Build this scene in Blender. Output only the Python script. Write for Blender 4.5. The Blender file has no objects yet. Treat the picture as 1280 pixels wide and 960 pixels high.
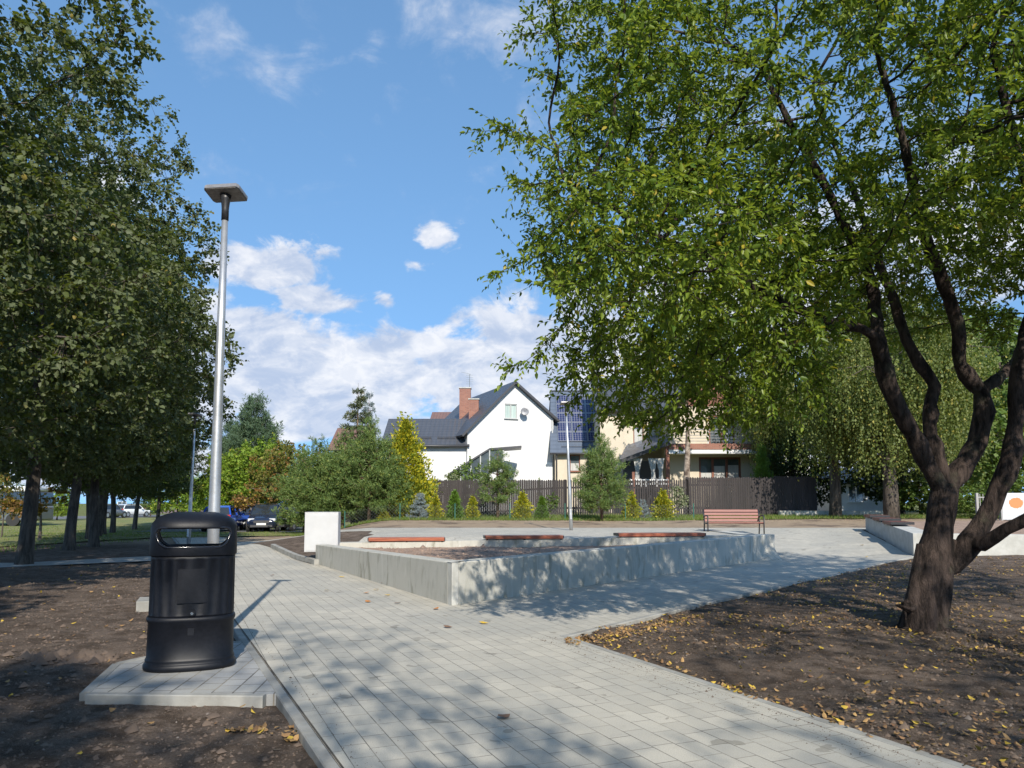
import bpy, bmesh, math, random
import numpy as np
from mathutils import Vector, Matrix, kdtree
PI = math.pi
random.seed(7)
SC = bpy.context.scene
COL = SC.collection
# ------------------------------------------------------------ camera
F = 961.0; PITCH = math.radians(5.0); EYE = 1.45; SHIFT = 0.05
cam_d = bpy.data.cameras.new("camera"); cam = bpy.data.objects.new("camera", cam_d); COL.objects.link(cam)
cam_d.sensor_width = 36; cam_d.lens = F/1280*36; cam_d.shift_y = SHIFT
cam_d.clip_start = 0.05; cam_d.clip_end = 3000
cam.location = (0, 0, EYE); cam.rotation_euler = (PI/2+PITCH, 0, 0)
SC.camera = cam
# ------------------------------------------------------------ light
SUN_EL = math.radians(35); SUN_AZ = math.radians(169)      # azimuth from +Y towards +X
sdir = Vector((math.sin(SUN_AZ)*math.cos(SUN_EL), math.cos(SUN_AZ)*math.cos(SUN_EL), math.sin(SUN_EL)))
sun_d = bpy.data.lights.new("sun", 'SUN'); sun = bpy.data.objects.new("sun", sun_d); COL.objects.link(sun)
sun_d.energy = 4.6; sun_d.angle = math.radians(0.55); sun_d.color = (1.0, 0.925, 0.81)
sun.rotation_euler = sdir.to_track_quat('Z', 'Y').to_euler()
sun.location = (0, -20, 40)
SC.view_settings.view_transform = 'Standard'; SC.view_settings.look = 'None'
SC.view_settings.exposure = 0.55; SC.view_settings.gamma = 1.0
SC.cycles.max_bounces = 5; SC.cycles.diffuse_bounces = 3; SC.cycles.transparent_max_bounces = 6
SC.cycles.transmission_bounces = 4

def px_dir(px, py):
    cx = (px-640)/F; cy = -(py-480-SHIFT*1280)/F
    c, s = math.cos(PITCH), math.sin(PITCH)
    return Vector((cx, c - s*cy, s + c*cy))
def at(px, py, Y):
    d = px_dir(px, py); k = Y/d.y
    return Vector((d.x*k, Y, EYE+d.z*k))

# ------------------------------------------------------------ world: sky and clouds
W = bpy.data.worlds.new("World"); SC.world = W; W.use_nodes = True
nt = W.node_tree; nt.nodes.clear()
def N(tree, t, **kw):
    n = tree.nodes.new(t)
    for k, v in kw.items():
        setattr(n, k, v)
    return n
def math_(tree, op, a, b=None, c=None, clamp=False):
    n = tree.nodes.new('ShaderNodeMath'); n.operation = op; n.use_clamp = clamp
    for i, v in enumerate((a, b, c)):
        if v is None: continue
        if isinstance(v, (int, float)): n.inputs[i].default_value = v
        else: tree.links.new(v, n.inputs[i])
    return n.outputs[0]
def sstep(tree, a, b, v):
    n = tree.nodes.new('ShaderNodeMapRange'); n.interpolation_type = 'SMOOTHSTEP'
    n.inputs[1].default_value = a; n.inputs[2].default_value = b
    tree.links.new(v, n.inputs[0]); return n.outputs[0]
L = nt.links.new
out = N(nt, 'ShaderNodeOutputWorld'); bg = N(nt, 'ShaderNodeBackground'); bg.inputs[1].default_value = 0.13
L(bg.outputs[0], out.inputs[0])
sky = N(nt, 'ShaderNodeTexSky', sky_type='NISHITA', sun_disc=False, sun_elevation=SUN_EL, sun_rotation=SUN_AZ,
        altitude=100, air_density=1.0, dust_density=0.15, ozone_density=3.5)
tc = N(nt, 'ShaderNodeTexCoord'); sep = N(nt, 'ShaderNodeSeparateXYZ'); L(tc.outputs['Generated'], sep.inputs[0])
az = math_(nt, 'ARCTAN2', sep.outputs[0], sep.outputs[1]); el = math_(nt, 'ARCSINE', sep.outputs[2])
comb = N(nt, 'ShaderNodeCombineXYZ'); L(az, comb.inputs[0]); L(el, comb.inputs[1])
def noise(tree, vec, scale, detail=6, rough=.55, dist=0.0, off=None, sc=None):
    m = N(tree, 'ShaderNodeMapping'); L2 = tree.links.new; L2(vec, m.inputs[0])
    if off: m.inputs[1].default_value = off
    if sc: m.inputs[3].default_value = sc
    n = N(tree, 'ShaderNodeTexNoise'); n.inputs['Scale'].default_value = scale
    n.inputs['Detail'].default_value = detail; n.inputs['Roughness'].default_value = rough
    n.inputs['Distortion'].default_value = dist
    L2(m.outputs[0], n.inputs['Vector']); return n.outputs['Fac']
def azel(px, py):
    d = px_dir(px, py); d.normalize(); return math.atan2(d.x, d.y), math.asin(d.z)
# cloud masses as (px, py, half-width px, half-height px, weight) turned into sky directions
blobs = [(330,330,75,36,.95),(400,318,40,16,.55),(385,374,62,22,.9),(482,374,18,12,.6),(546,296,26,18,.8),(518,334,28,11,.6),(572,284,14,10,.4),
         (265,400,60,50,.7),(330,430,110,48,1.05),(240,470,90,70,1.0),(400,475,160,60,1.15),(545,440,60,34,.85),(590,470,90,62,1.0),
         (640,415,60,45,.95),(690,470,110,75,1.1),(760,420,120,90,.8),(430,530,200,30,.85),(650,520,150,50,.95),(290,520,80,40,.7),(60,560,260,70,.8),(1100,560,300,60,.8),
         (280,40,40,26,.62),(205,20,40,30,.2),(345,85,60,30,.5),(380,60,22,40,.45),(640,30,110,42,.62),(560,20,60,26,.45),(700,20,60,40,.6),(470,55,18,18,.4),
         (130,250,140,60,.5),(1000,380,260,120,.9),(1200,300,180,130,.75),(900,150,200,80,.35)]
dens = None
for (bx, by, rx, ry, w) in blobs:
    a0, e0 = azel(bx, by); sx = F*.93/rx; sy = F*.93/ry
    dx = math_(nt, 'MULTIPLY', math_(nt, 'SUBTRACT', az, a0), sx)
    dy = math_(nt, 'MULTIPLY', math_(nt, 'SUBTRACT', el, e0), sy)
    q = math_(nt, 'ADD', math_(nt, 'MULTIPLY', dx, dx), math_(nt, 'MULTIPLY', dy, dy))
    g = math_(nt, 'MULTIPLY', math_(nt, 'EXPONENT', math_(nt, 'MULTIPLY', q, -0.9)), w)
    dens = g if dens is None else math_(nt, 'MAXIMUM', dens, g)
# beyond the blobs: scattered clouds all round the sky so that other views and reflections have them too
n_big = noise(nt, tc.outputs['Generated'], 2.6, 7, .55, .3, off=(3.1, 1.7, .4))
around = math_(nt, 'MULTIPLY', sstep(nt, .50, .66, n_big), math_(nt, 'MULTIPLY', sstep(nt, .72, 1.1, math_(nt, 'ABSOLUTE', az)), .8))
dens = math_(nt, 'MAXIMUM', dens, around)
nz = noise(nt, comb.outputs[0], 11, 9, .62, .6, sc=(1, 1.5, 1))
nz2 = noise(nt, comb.outputs[0], 34, 6, .6, .3, off=(4, 2, 0), sc=(1, 1.4, 1))
d2 = math_(nt, 'ADD', dens, math_(nt, 'MULTIPLY', math_(nt, 'SUBTRACT', nz, .5), 1.75))
d2 = math_(nt, 'ADD', d2, math_(nt, 'MULTIPLY', math_(nt, 'SUBTRACT', nz2, .5), .45))
hi_ = sstep(nt, .34, .42, el)
mask = math_(nt, 'ADD', math_(nt, 'MULTIPLY', sstep(nt, .36, .68, d2), math_(nt, 'SUBTRACT', 1.0, hi_)), math_(nt, 'MULTIPLY', math_(nt, 'MULTIPLY', sstep(nt, .12, 1.05, d2), .72), hi_))
nsh = noise(nt, comb.outputs[0], 9, 7, .6, .5, off=(.02, .05, 0), sc=(1, 1.9, 1))
shade = math_(nt, 'ADD', math_(nt, 'MULTIPLY', sstep(nt, .40, .62, nsh), .75), math_(nt, 'MULTIPLY', sstep(nt, .45, .6, nz2), .25), clamp=True)
ccol = N(nt, 'ShaderNodeMix', data_type='RGBA')
ccol.inputs['A'].default_value = (2.7, 3.2, 4.2, 1); ccol.inputs['B'].default_value = (5.1, 5.15, 5.35, 1)
L(shade, ccol.inputs['Factor'])
skv = N(nt, 'ShaderNodeCombineXYZ'); L(sep.outputs[0], skv.inputs[0]); L(sep.outputs[1], skv.inputs[1])
L(math_(nt, 'ADD', math_(nt, 'MULTIPLY', sep.outputs[2], .62), .34), skv.inputs[2]); L(skv.outputs[0], sky.inputs[0])
hsv = N(nt, 'ShaderNodeHueSaturation'); hsv.inputs['Saturation'].default_value = 1.0; hsv.inputs['Value'].default_value = 1.35
L(sky.outputs[0], hsv.inputs['Color'])
tint = mixc_w = N(nt, 'ShaderNodeMix', data_type='RGBA', blend_type='MULTIPLY'); tint.inputs['Factor'].default_value = 1; tint.inputs['B'].default_value = (.95, 1.09, 1.04, 1); L(hsv.outputs[0], tint.inputs['A'])
mx = N(nt, 'ShaderNodeMix', data_type='RGBA'); L(tint.outputs['Result'], mx.inputs['A']); L(ccol.outputs['Result'], mx.inputs['B'])
up = sstep(nt, -0.01, 0.03, el)
L(math_(nt, 'MULTIPLY', math_(nt, 'MULTIPLY', mask, .93), up), mx.inputs['Factor'])
L(mx.outputs['Result'], bg.inputs[0])

# ------------------------------------------------------------ terrain
def S(a, b, x):
    t = np.clip((np.asarray(x, float)-a)/(b-a), 0, 1); return t*t*(3-2*t)
def LN(a, b, x): return np.clip((np.asarray(x, float)-a)/(b-a), 0, 1)
def G(x, y):
    x = np.asarray(x, float); y = np.asarray(y, float)
    plat = S(-10, -5, x)
    tin = S(19.3, 20.3, y); tr = LN(20.0, 27.0, y); tl = S(19.5, 26.5, y)
    t = np.where(x > 6.74, tr, np.where(x < -4.6, tl, tin))
    z = .52*plat*t + .26*plat*S(28, 38, y) - .30*(1-plat)*S(28, 50, y)
    z = z + .22*S(7.5, 11, x)*S(11, 18, y)*(1-t)
    return z
def g(x, y): return float(G(x, y))
def gp(px, Y):                                    # ground point under an image column at depth Y
    X = (px-640)/F*Y*1.0; return Vector((X, Y, g(X, Y)))

# ------------------------------------------------------------ materials
MATS = {}
def new_mat(name):
    m = bpy.data.materials.new(name); m.use_nodes = True
    t = m.node_tree; b = t.nodes['Principled BSDF']; MATS[name] = m
    return m, t, b
def mixc(t, fac, a, b, blend='MIX'):
    n = N(t, 'ShaderNodeMix', data_type='RGBA', blend_type=blend)
    for k, v in (('A', a), ('B', b)):
        if isinstance(v, tuple): n.inputs[k].default_value = (*v[:3], 1)
        else: t.links.new(v, n.inputs[k])
    if isinstance(fac, (int, float)): n.inputs['Factor'].default_value = fac
    else: t.links.new(fac, n.inputs['Factor'])
    return n.outputs['Result']
def objco(t): return N(t, 'ShaderNodeTexCoord').outputs['Object']
def bump(t, b, h, strength=.3, dist=.01):
    n = N(t, 'ShaderNodeBump'); n.inputs['Strength'].default_value = strength; n.inputs['Distance'].default_value = dist
    t.links.new(h, n.inputs['Height']); t.links.new(n.outputs[0], b.inputs['Normal'])
def pbr(name, c1, c2=None, scale=6, rough=.6, bmp=0, metal=0, sc=None, lo=.35, hi=.65, spec=None, bd=.01, bscale=None):
    m, t, b = new_mat(name); b.inputs['Roughness'].default_value = rough; b.inputs['Metallic'].default_value = metal
    if spec is not None: b.inputs['Specular IOR Level'].default_value = spec
    if c2 is None: b.inputs['Base Color'].default_value = (*c1, 1)
    co = objco(t)
    if c2 is not None:
        f = noise(t, co, scale, 8, .62, sc=sc)
        t.links.new(mixc(t, sstep(t, lo, hi, f), c1, c2), b.inputs['Base Color'])
    if bmp:
        bump(t, b, noise(t, co, bscale or scale*6, 6, .65, sc=sc), bmp, bd)
    return m
def leaf_mat(name, c1, c2, c3=None, p3=.05, trans=.45, rough=.55, back=None):
    """leaf colours vary leaf by leaf; light passes through the blade"""
    m, t, b = new_mat(name)
    geo = N(t, 'ShaderNodeNewGeometry'); rnd = geo.outputs['Random Per Island']
    col = mixc(t, rnd, c1, c2)
    if c3: 
        r2 = math_(t, 'FRACT', math_(t, 'MULTIPLY', rnd, 37.13))
        col = mixc(t, math_(t, 'LESS_THAN', r2, p3), col, c3)
    if back: col = mixc(t, geo.outputs['Backfacing'], col, mixc(t, .75, col, back))
    t.links.new(col, b.inputs['Base Color']); b.inputs['Roughness'].default_value = rough
    b.inputs['Specular IOR Level'].default_value = .35
    tr = N(t, 'ShaderNodeBsdfTranslucent')
    t.links.new(mixc(t, .55, col, (.30, .36, .02)), tr.inputs[0])
    ms = N(t, 'ShaderNodeMixShader'); ms.inputs[0].default_value = trans
    t.links.new(b.outputs[0], ms.inputs[1]); t.links.new(tr.outputs[0], ms.inputs[2])
    t.links.new(ms.outputs[0], t.nodes['Material Output'].inputs[0])
    return m
PATH_ANG = math.atan2(1, -.43)                    # the courses run along the main path
def paver_mat(name, ang, c1, c2, bw=.21, bh=.16, mort=.004):
    m, t, b = new_mat(name); co = objco(t)
    mp = N(t, 'ShaderNodeMapping'); mp.inputs[2].default_value = (0, 0, -ang); t.links.new(co, mp.inputs[0])
    # wobble a hair so that joints are not ruler straight
    br = N(t, 'ShaderNodeTexBrick'); t.links.new(mp.outputs[0], br.inputs['Vector'])
    br.offset = .43; br.offset_frequency = 2; br.squash = 1.28; br.squash_frequency = 3
    br.inputs['Scale'].default_value = 1; br.inputs['Brick Width'].default_value = bw; br.inputs['Row Height'].default_value = bh
    br.inputs['Mortar Size'].default_value = mort; br.inputs['Mortar Smooth'].default_value = .25; br.inputs['Bias'].default_value = 0
    br.inputs['Color1'].default_value = (0, 0, 0, 1); br.inputs['Color2'].default_value = (1, 1, 1, 1); br.inputs['Mortar'].default_value = (.5, .5, .5, 1)
    bwn = N(t, 'ShaderNodeRGBToBW'); t.links.new(br.outputs['Color'], bwn.inputs[0])
    col = mixc(t, bwn.outputs[0], c1, c2)
    big = noise(t, co, .7, 6, .6); fine = noise(t, co, 140, 4, .7); mid = noise(t, co, 9, 6, .65)
    col = mixc(t, sstep(t, .35, .7, big), col, (.36, .35, .31))
    col = mixc(t, math_(t, 'MULTIPLY', sstep(t, .5, .75, mid), .30), col, (.24, .225, .19))
    col = mixc(t, math_(t, 'MULTIPLY', sstep(t, .35, .7, fine), .6), col, (.23, .22, .19))
    stain = noise(t, co, 3.1, 3, .5, 0.5, off=(5, 3, 0)); col = mixc(t, math_(t, 'MULTIPLY', sstep(t, .665, .68, stain), .5), col, (.13, .12, .095))
    grime = noise(t, co, 2.2, 5, .6)
    mc = mixc(t, sstep(t, .4, .62, grime), (.075, .068, .058), (.26, .235, .19))
    col = mixc(t, br.outputs['Fac'], col, mc)
    t.links.new(col, b.inputs['Base Color']); b.inputs['Roughness'].default_value = .78
    h = math_(t, 'SUBTRACT', math_(t, 'MULTIPLY', fine, .25), br.outputs['Fac'])
    h = math_(t, 'ADD', h, math_(t, 'MULTIPLY', bwn.outputs[0], .25))
    bump(t, b, h, .55, .004)
    return m
M = {}
M['paver'] = paver_mat('grey_paving', PATH_ANG, (.53, .495, .415), (.42, .395, .335), bw=.25, bh=.155, mort=.0032)
M['paver_pad'] = paver_mat('pad_paving', math.radians(95), (.32, .33, .34), (.25, .26, .275), mort=.006)
M['paver_side'] = paver_mat('side_paving', math.radians(8), (.36, .365, .36), (.29, .30, .30))
M['kerb'] = pbr('kerb_concrete', (.31, .305, .28), (.22, .215, .195), 3, .8, .35, bd=.006, bscale=120)
def concrete():
    m, t, b = new_mat('board_cast_concrete'); co = objco(t)
    geo = N(t, 'ShaderNodeNewGeometry')
    base = mixc(t, noise(t, co, 2.2, 8, .65), (.47, .46, .41), (.35, .34, .30))
    # vertical runs of water and lichen, stretched down the face
    st = noise(t, co, 4.2, 7, .66, .9, sc=(1, 1, .30)); st2 = noise(t, co, 1.3, 4, .6)
    f = math_(t, 'MULTIPLY', sstep(t, .47, .66, st), sstep(t, .3, .6, st2))
    col = mixc(t, math_(t, 'MULTIPLY', f, .7), base, (.17, .17, .125))
    lt = noise(t, co, 8, 5, .6, .3, sc=(1, 1, .2), off=(7, 2, 1))
    col = mixc(t, math_(t, 'MULTIPLY', sstep(t, .58, .72, lt), .6), col, (.52, .52, .49))
    pit = N(t, 'ShaderNodeTexVoronoi'); t.links.new(co, pit.inputs[0]); pit.inputs['Scale'].default_value = 34
    pf = math_(t, 'LESS_THAN', pit.outputs['Distance'], .10)
    col = mixc(t, math_(t, 'MULTIPLY', pf, .6), col, (.09, .09, .08))
    t.links.new(col, b.inputs['Base Color']); b.inputs['Roughness'].default_value = .85
    bump(t, b, math_(t, 'ADD', noise(t, co, 60, 6, .7), math_(t, 'MULTIPLY', pf, -.8)), .4, .006)
    return m
M['concrete'] = concrete()
def soil_mat():
    m, t, b = new_mat('bare_soil'); co = objco(t)
    big = noise(t, co, .45, 6, .6); mid = noise(t, co, 4, 8, .68); fine = noise(t, co, 45, 8, .75)
    col = mixc(t, sstep(t, .36, .66, big), (.17, .132, .105), (.29, .225, .18))
    col = mixc(t, sstep(t, .42, .62, mid), col, (.105, .077, .058))
    col = mixc(t, math_(t, 'MULTIPLY', sstep(t, .35, .7, fine), .65), col, (.06, .047, .038))
    vf = noise(t, co, 170, 4, .7); col = mixc(t, math_(t, 'MULTIPLY', sstep(t, .52, .66, vf), .6), col, (.30, .235, .185)); col = mixc(t, math_(t, 'MULTIPLY', sstep(t, .50, .36, vf) if False else sstep(t, .56, .70, noise(t, co, 120, 3, .7, off=(3, 1, 0))), .75), col, (.035, .028, .022))
    v = N(t, 'ShaderNodeTexVoronoi'); t.links.new(co, v.inputs[0]); v.inputs['Scale'].default_value = 60
    sel = math_(t, 'MULTIPLY', math_(t, 'LESS_THAN', v.outputs['Distance'], .28), math_(t, 'GREATER_THAN', noise(t, co, 23, 2, .5), .60))
    col = mixc(t, math_(t, 'MULTIPLY', sel, .7), col, (.34, .30, .26))
    sepc = N(t, 'ShaderNodeSeparateXYZ'); t.links.new(co, sepc.inputs[0])
    # dry sandy verge further back, trodden pale
    far = math_(t, 'MULTIPLY', sstep(t, 26, 30, sepc.outputs[1]), sstep(t, .3, .5, noise(t, co, .8, 5, .6)))
    col = mixc(t, math_(t, 'MULTIPLY', far, .85), col, (.40, .31, .22))
    fieldc = mixc(t, noise(t, co, .06, 6, .6), (.10, .13, .035), (.17, .165, .07))
    outer = math_(t, 'MAXIMUM', sstep(t, 58, 62, sepc.outputs[1]), sstep(t, 24, 30, math_(t, 'ABSOLUTE', sepc.outputs[0])))
    col = mixc(t, outer, col, fieldc)
    t.links.new(col, b.inputs['Base Color']); b.inputs['Roughness'].default_value = .95; b.inputs['Specular IOR Level'].default_value = .1
    bump(t, b, math_(t, 'ADD', math_(t, 'ADD', math_(t, 'MULTIPLY', mid, 1.2), fine), math_(t, 'MULTIPLY', vf, .6)), 1.0, .04)
    return m
M['soil'] = soil_mat()
M['planter_soil'] = pbr('planter_soil', (.36, .25, .185), (.24, .165, .12), 3, .95, 1, bd=.03, bscale=45)
M['lawn'] = pbr('lawn_turf', (.115, .15, .035), (.21, .19, .07), .9, .95, .9, bd=.04, bscale=22)
M['grass'] = leaf_mat('grass_blades', (.085, .15, .025), (.15, .21, .04), (.27, .23, .10), .12, .35)
M['field'] = pbr('far_field', (.10, .13, .035), (.17, .165, .07), .06, .95, .3)
M['asphalt'] = pbr('asphalt', (.10, .10, .105), (.14, .14, .14), 3, .85, .3)
def bark(name, c1, c2, sc=(1, 1, .22), s=9, bs=.9, moss=None):
    m, t, b = new_mat(name); co = objco(t)
    f = noise(t, co, s, 8, .68, .4, sc=sc); f2 = noise(t, co, s*5, 6, .7, sc=sc)
    col = mixc(t, sstep(t, .36, .62, f), c1, c2)
    if moss: col = mixc(t, math_(t, 'MULTIPLY', sstep(t, .55, .68, noise(t, co, 3.2, 6, .6)), .6), col, moss)
    t.links.new(col, b.inputs['Base Color']); b.inputs['Roughness'].default_value = .9; b.inputs['Specular IOR Level'].default_value = .2
    bump(t, b, math_(t, 'ADD', f, math_(t, 'MULTIPLY', f2, .6)), bs, .055)
    return m
M['bark'] = bark('fruit_tree_bark', (.018, .014, .012), (.085, .062, .052), s=13, moss=(.085, .08, .055), bs=1.0)
M['bark_linden'] = bark('linden_bark', (.05, .042, .035), (.12, .10, .082))
M['bark_birch'] = bark('pale_bark', (.36, .30, .24), (.09, .065, .05), sc=(1, 1, 1), s=4, bs=.5)
M['bark_pine'] = bark('pine_bark', (.20, .14, .10), (.10, .065, .045))
M['leaf_main'] = leaf_mat('plum_leaf', (.06, .125, .016), (.25, .325, .038), (.42, .34, .04), .025, .48, .40)
M['leaf_linden'] = leaf_mat('linden_leaf', (.030, .050, .014), (.092, .118, .032), (.26, .20, .05), .022, .28, .6, back=(.10, .12, .06))
M['leaf_rust'] = leaf_mat('rusty_leaf', (.22, .10, .03), (.12, .08, .03), (.35, .22, .04), .2, .35)
M['leaf_maple'] = leaf_mat('bright_maple_leaf', (.14, .24, .025), (.24, .34, .04), (.36, .36, .05), .08, .45)
M['leaf_autumn'] = leaf_mat('turning_leaf', (.11, .13, .03), (.20, .18, .035), (.26, .13, .04), .2, .4)
M['leaf_birch'] = leaf_mat('weeping_leaf', (.07, .105, .024), (.20, .23, .065), (.34, .30, .07), .07, .38)
M['leaf_dark'] = leaf_mat('dark_evergreen_leaf', (.02, .038, .013), (.04, .065, .022), None, 0, .15)
M['leaf_bush'] = leaf_mat('bush_leaf', (.07, .13, .025), (.14, .20, .045), None, 0, .35)
M['leaf_grey'] = leaf_mat('greyish_bush_leaf', (.17, .20, .11), (.24, .26, .15), None, 0, .3)
M['needle'] = leaf_mat('pine_needle', (.075, .135, .04), (.16, .23, .065), (.24, .28, .07), .10, .3)
M['needle_far'] = leaf_mat('blue_pine_needle', (.05, .09, .05), (.10, .155, .085), None, 0, .2)
M['needle_blue'] = leaf_mat('blue_spruce_needle', (.17, .22, .24), (.26, .31, .33), None, 0, .15)
M['needle_spruce'] = leaf_mat('spruce_needle', (.06, .085, .045), (.12, .14, .07), (.20, .17, .07), .12, .2)
M['thuja_yellow'] = leaf_mat('golden_thuja_spray', (.36, .34, .02), (.15, .22, .03), (.56, .48, .03), .3, .35)
M['thuja_green'] = leaf_mat('green_thuja_spray', (.085, .17, .022), (.14, .24, .035), None, 0, .3)
M['litter'] = leaf_mat('fallen_leaf', (.46, .29, .12), (.17, .09, .05), (.58, .40, .06), .16, .2, .7)
M['stone'] = pbr('pebble', (.30, .26, .22), (.16, .13, .11), 3, .9)

# ------------------------------------------------------------ mesh helpers
class MB:
    def __init__(s): s.v = []; s.f = []; s.mi = []; s.cur = 0
    def add(s, vs, fs):
        n = len(s.v); s.v.extend([tuple(v) for v in vs])
        for f in fs: s.f.append(tuple(i+n for i in f)); s.mi.append(s.cur)
    def box(s, c, d, rz=0, rx=0, ry=0, mat=None):
        hx, hy, hz = d[0]/2, d[1]/2, d[2]/2
        m = Matrix.Rotation(rz, 3, 'Z') @ Matrix.Rotation(ry, 3, 'Y') @ Matrix.Rotation(rx, 3, 'X')
        vs = [m @ Vector((x*hx, y*hy, z*hz)) + Vector(c) for z in (-1, 1) for x, y in ((-1, -1), (1, -1), (1, 1), (-1, 1))]
        s.add(vs, [(3, 2, 1, 0), (4, 5, 6, 7), (0, 1, 5, 4), (1, 2, 6, 5), (2, 3, 7, 6), (3, 0, 4, 7)])
    def bar(s, a, b, w, h=None, up=(0, 0, 1)):
        a = Vector(a); b = Vector(b); h = h or w; t = (b-a).normalized(); u = Vector(up)
        if abs(t.dot(u)) > .99: u = Vector((1, 0, 0))
        r = t.cross(u).normalized(); u = r.cross(t)
        vs = [p + r*sx*w/2 + u*sz*h/2 for p in (a, b) for sx, sz in ((-1, -1), (1, -1), (1, 1), (-1, 1))]
        s.add(vs, [(0, 1, 2, 3), (7, 6, 5, 4), (0, 4, 5, 1), (1, 5, 6, 2), (2, 6, 7, 3), (3, 7, 4, 0)])
    def tube(s, pts, rad, n=8, cap=True, closed=False):
        pts = [Vector(p) for p in pts]
        if isinstance(rad, (int, float)): rad = [rad]*len(pts)
        base = len(s.v); prev = None; k = len(pts)
        for i, p in enumerate(pts):
            a = pts[(i-1) % k] if closed else pts[max(i-1, 0)]; b = pts[(i+1) % k] if closed else pts[min(i+1, k-1)]
            t = (b-a).normalized()
            if prev is None:
                r = t.orthogonal().normalized()
            else:
                r = (prev - t*prev.dot(t))
                r = r.normalized() if r.length > 1e-6 else t.orthogonal().normalized()
            prev = r; u = t.cross(r)
            for j in range(n):
                q = 2*PI*j/n; s.v.append(tuple(p + (r*math.cos(q)+u*math.sin(q))*rad[i]))
        for i in range(k if closed else k-1):
            i2 = (i+1) % k
            for j in range(n):
                j2 = (j+1) % n
                s.f.append((base+i*n+j, base+i*n+j2, base+i2*n+j2, base+i2*n+j)); s.mi.append(s.cur)
        if cap and not closed:
            s.f.append(tuple(base+j for j in range(n))[::-1]); s.mi.append(s.cur)
            s.f.append(tuple(base+(k-1)*n+j for j in range(n))); s.mi.append(s.cur)
    def loft(s, rings, cap=True):
        n = len(rings[0]); base = len(s.v)
        for r in rings: s.v.extend([tuple(p) for p in r])
        for i in range(len(rings)-1):
            for j in range(n):
                j2 = (j+1) % n
                s.f.append((base+i*n+j, base+i*n+j2, base+(i+1)*n+j2, base+(i+1)*n+j)); s.mi.append(s.cur)
        if cap:
            s.f.append(tuple(base+j for j in range(n))[::-1]); s.mi.append(s.cur)
            s.f.append(tuple(base+(len(rings)-1)*n+j for j in range(n))); s.mi.append(s.cur)
    def prism(s, poly, d):
        """closed polygon (3D) pushed along vector d"""
        d = Vector(d); n = len(poly); a = [Vector(p) for p in poly]
        s.add(a+[p+d for p in a], [tuple(range(n))[::-1], tuple(range(n, 2*n))] + [(i, (i+1) % n, n+(i+1) % n, n+i) for i in range(n)])
    def mesh(s, name, smooth=False):
        me = bpy.data.meshes.new(name); me.from_pydata(s.v, [], s.f); me.update()
        if smooth: me.shade_smooth()
        return me
    def build(s, name, mat, parent=None, smooth=False, bevel=0, fixn=True):
        me = s.mesh(name, smooth)
        if fixn:
            bm = bmesh.new(); bm.from_mesh(me); bmesh.ops.recalc_face_normals(bm, faces=bm.faces); bm.to_mesh(me); bm.free()
        o = link(name, me, mat, parent)
        if bevel:
            b = o.modifiers.new('bevel', 'BEVEL'); b.width = bevel; b.segments = 2; b.limit_method = 'ANGLE'
        if smooth and bevel == 0:
            pass
        return o
def link(name, me, mat=None, parent=None):
    o = bpy.data.objects.new(name, me); COL.objects.link(o)
    if mat is not None:
        for mm in (mat if isinstance(mat, (list, tuple)) else [mat]): me.materials.append(M[mm] if isinstance(mm, str) else mm)
    if parent: o.parent = parent
    return o
def tag(o, label=None, cat=None, group=None, kind=None):
    if label: o['label'] = label
    if cat: o['category'] = cat
    if group: o['group'] = group
    if kind: o['kind'] = kind
    return o
def empty(name, loc, rz=0, label=None, cat=None, group=None):
    o = bpy.data.objects.new(name, None); COL.objects.link(o); o.location = loc; o.rotation_euler = (0, 0, rz)
    o.empty_display_size = .2
    return tag(o, label, cat, group)
def copy_tree(o, parent=None, root=True):
    c = o.copy(); COL.objects.link(c)
    if not root: c.parent = parent
    for ch in [k for k in bpy.data.objects if k.parent == o]: copy_tree(ch, c, False)
    return c
def np_mesh(name, V, Fq, mats=None, smooth=False):
    """V (n,3), Fq (m,k) all faces the same size"""
    V = np.asarray(V, np.float32); Fq = np.asarray(Fq, np.int32)
    me = bpy.data.meshes.new(name); me.vertices.add(len(V)); me.vertices.foreach_set('co', V.ravel())
    m, k = Fq.shape; me.loops.add(m*k); me.polygons.add(m)
    me.loops.foreach_set('vertex_index', Fq.ravel()); me.polygons.foreach_set('loop_start', np.arange(0, m*k, k, dtype=np.int32))
    me.polygons.foreach_set('loop_total', np.full(m, k, np.int32))
    me.update(calc_edges=True); me.validate()
    if smooth: me.shade_smooth()
    return me
def clip_cell(poly, x0, x1, y0, y1):
    def clip(P, ax, v, keep_less):
        o = []
        for i in range(len(P)):
            a, b = P[i], P[(i+1) % len(P)]
            ia = (a[ax] <= v) if keep_less else (a[ax] >= v); ib = (b[ax] <= v) if keep_less else (b[ax] >= v)
            if ia: o.append(a)
            if ia != ib:
                t = (v-a[ax])/(b[ax]-a[ax]); o.append((a[0]+t*(b[0]-a[0]), a[1]+t*(b[1]-a[1])))
        return o
    for ax, v, kl in ((0, x0, False), (0, x1, True), (1, y0, False), (1, y1, True)):
        poly = clip(poly, ax, v, kl)
        if len(poly) < 3: return []
    return poly
def area(p): return .5*sum(p[i][0]*p[(i+1) % len(p)][1]-p[(i+1) % len(p)][0]*p[i][1] for i in range(len(p)))
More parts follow.
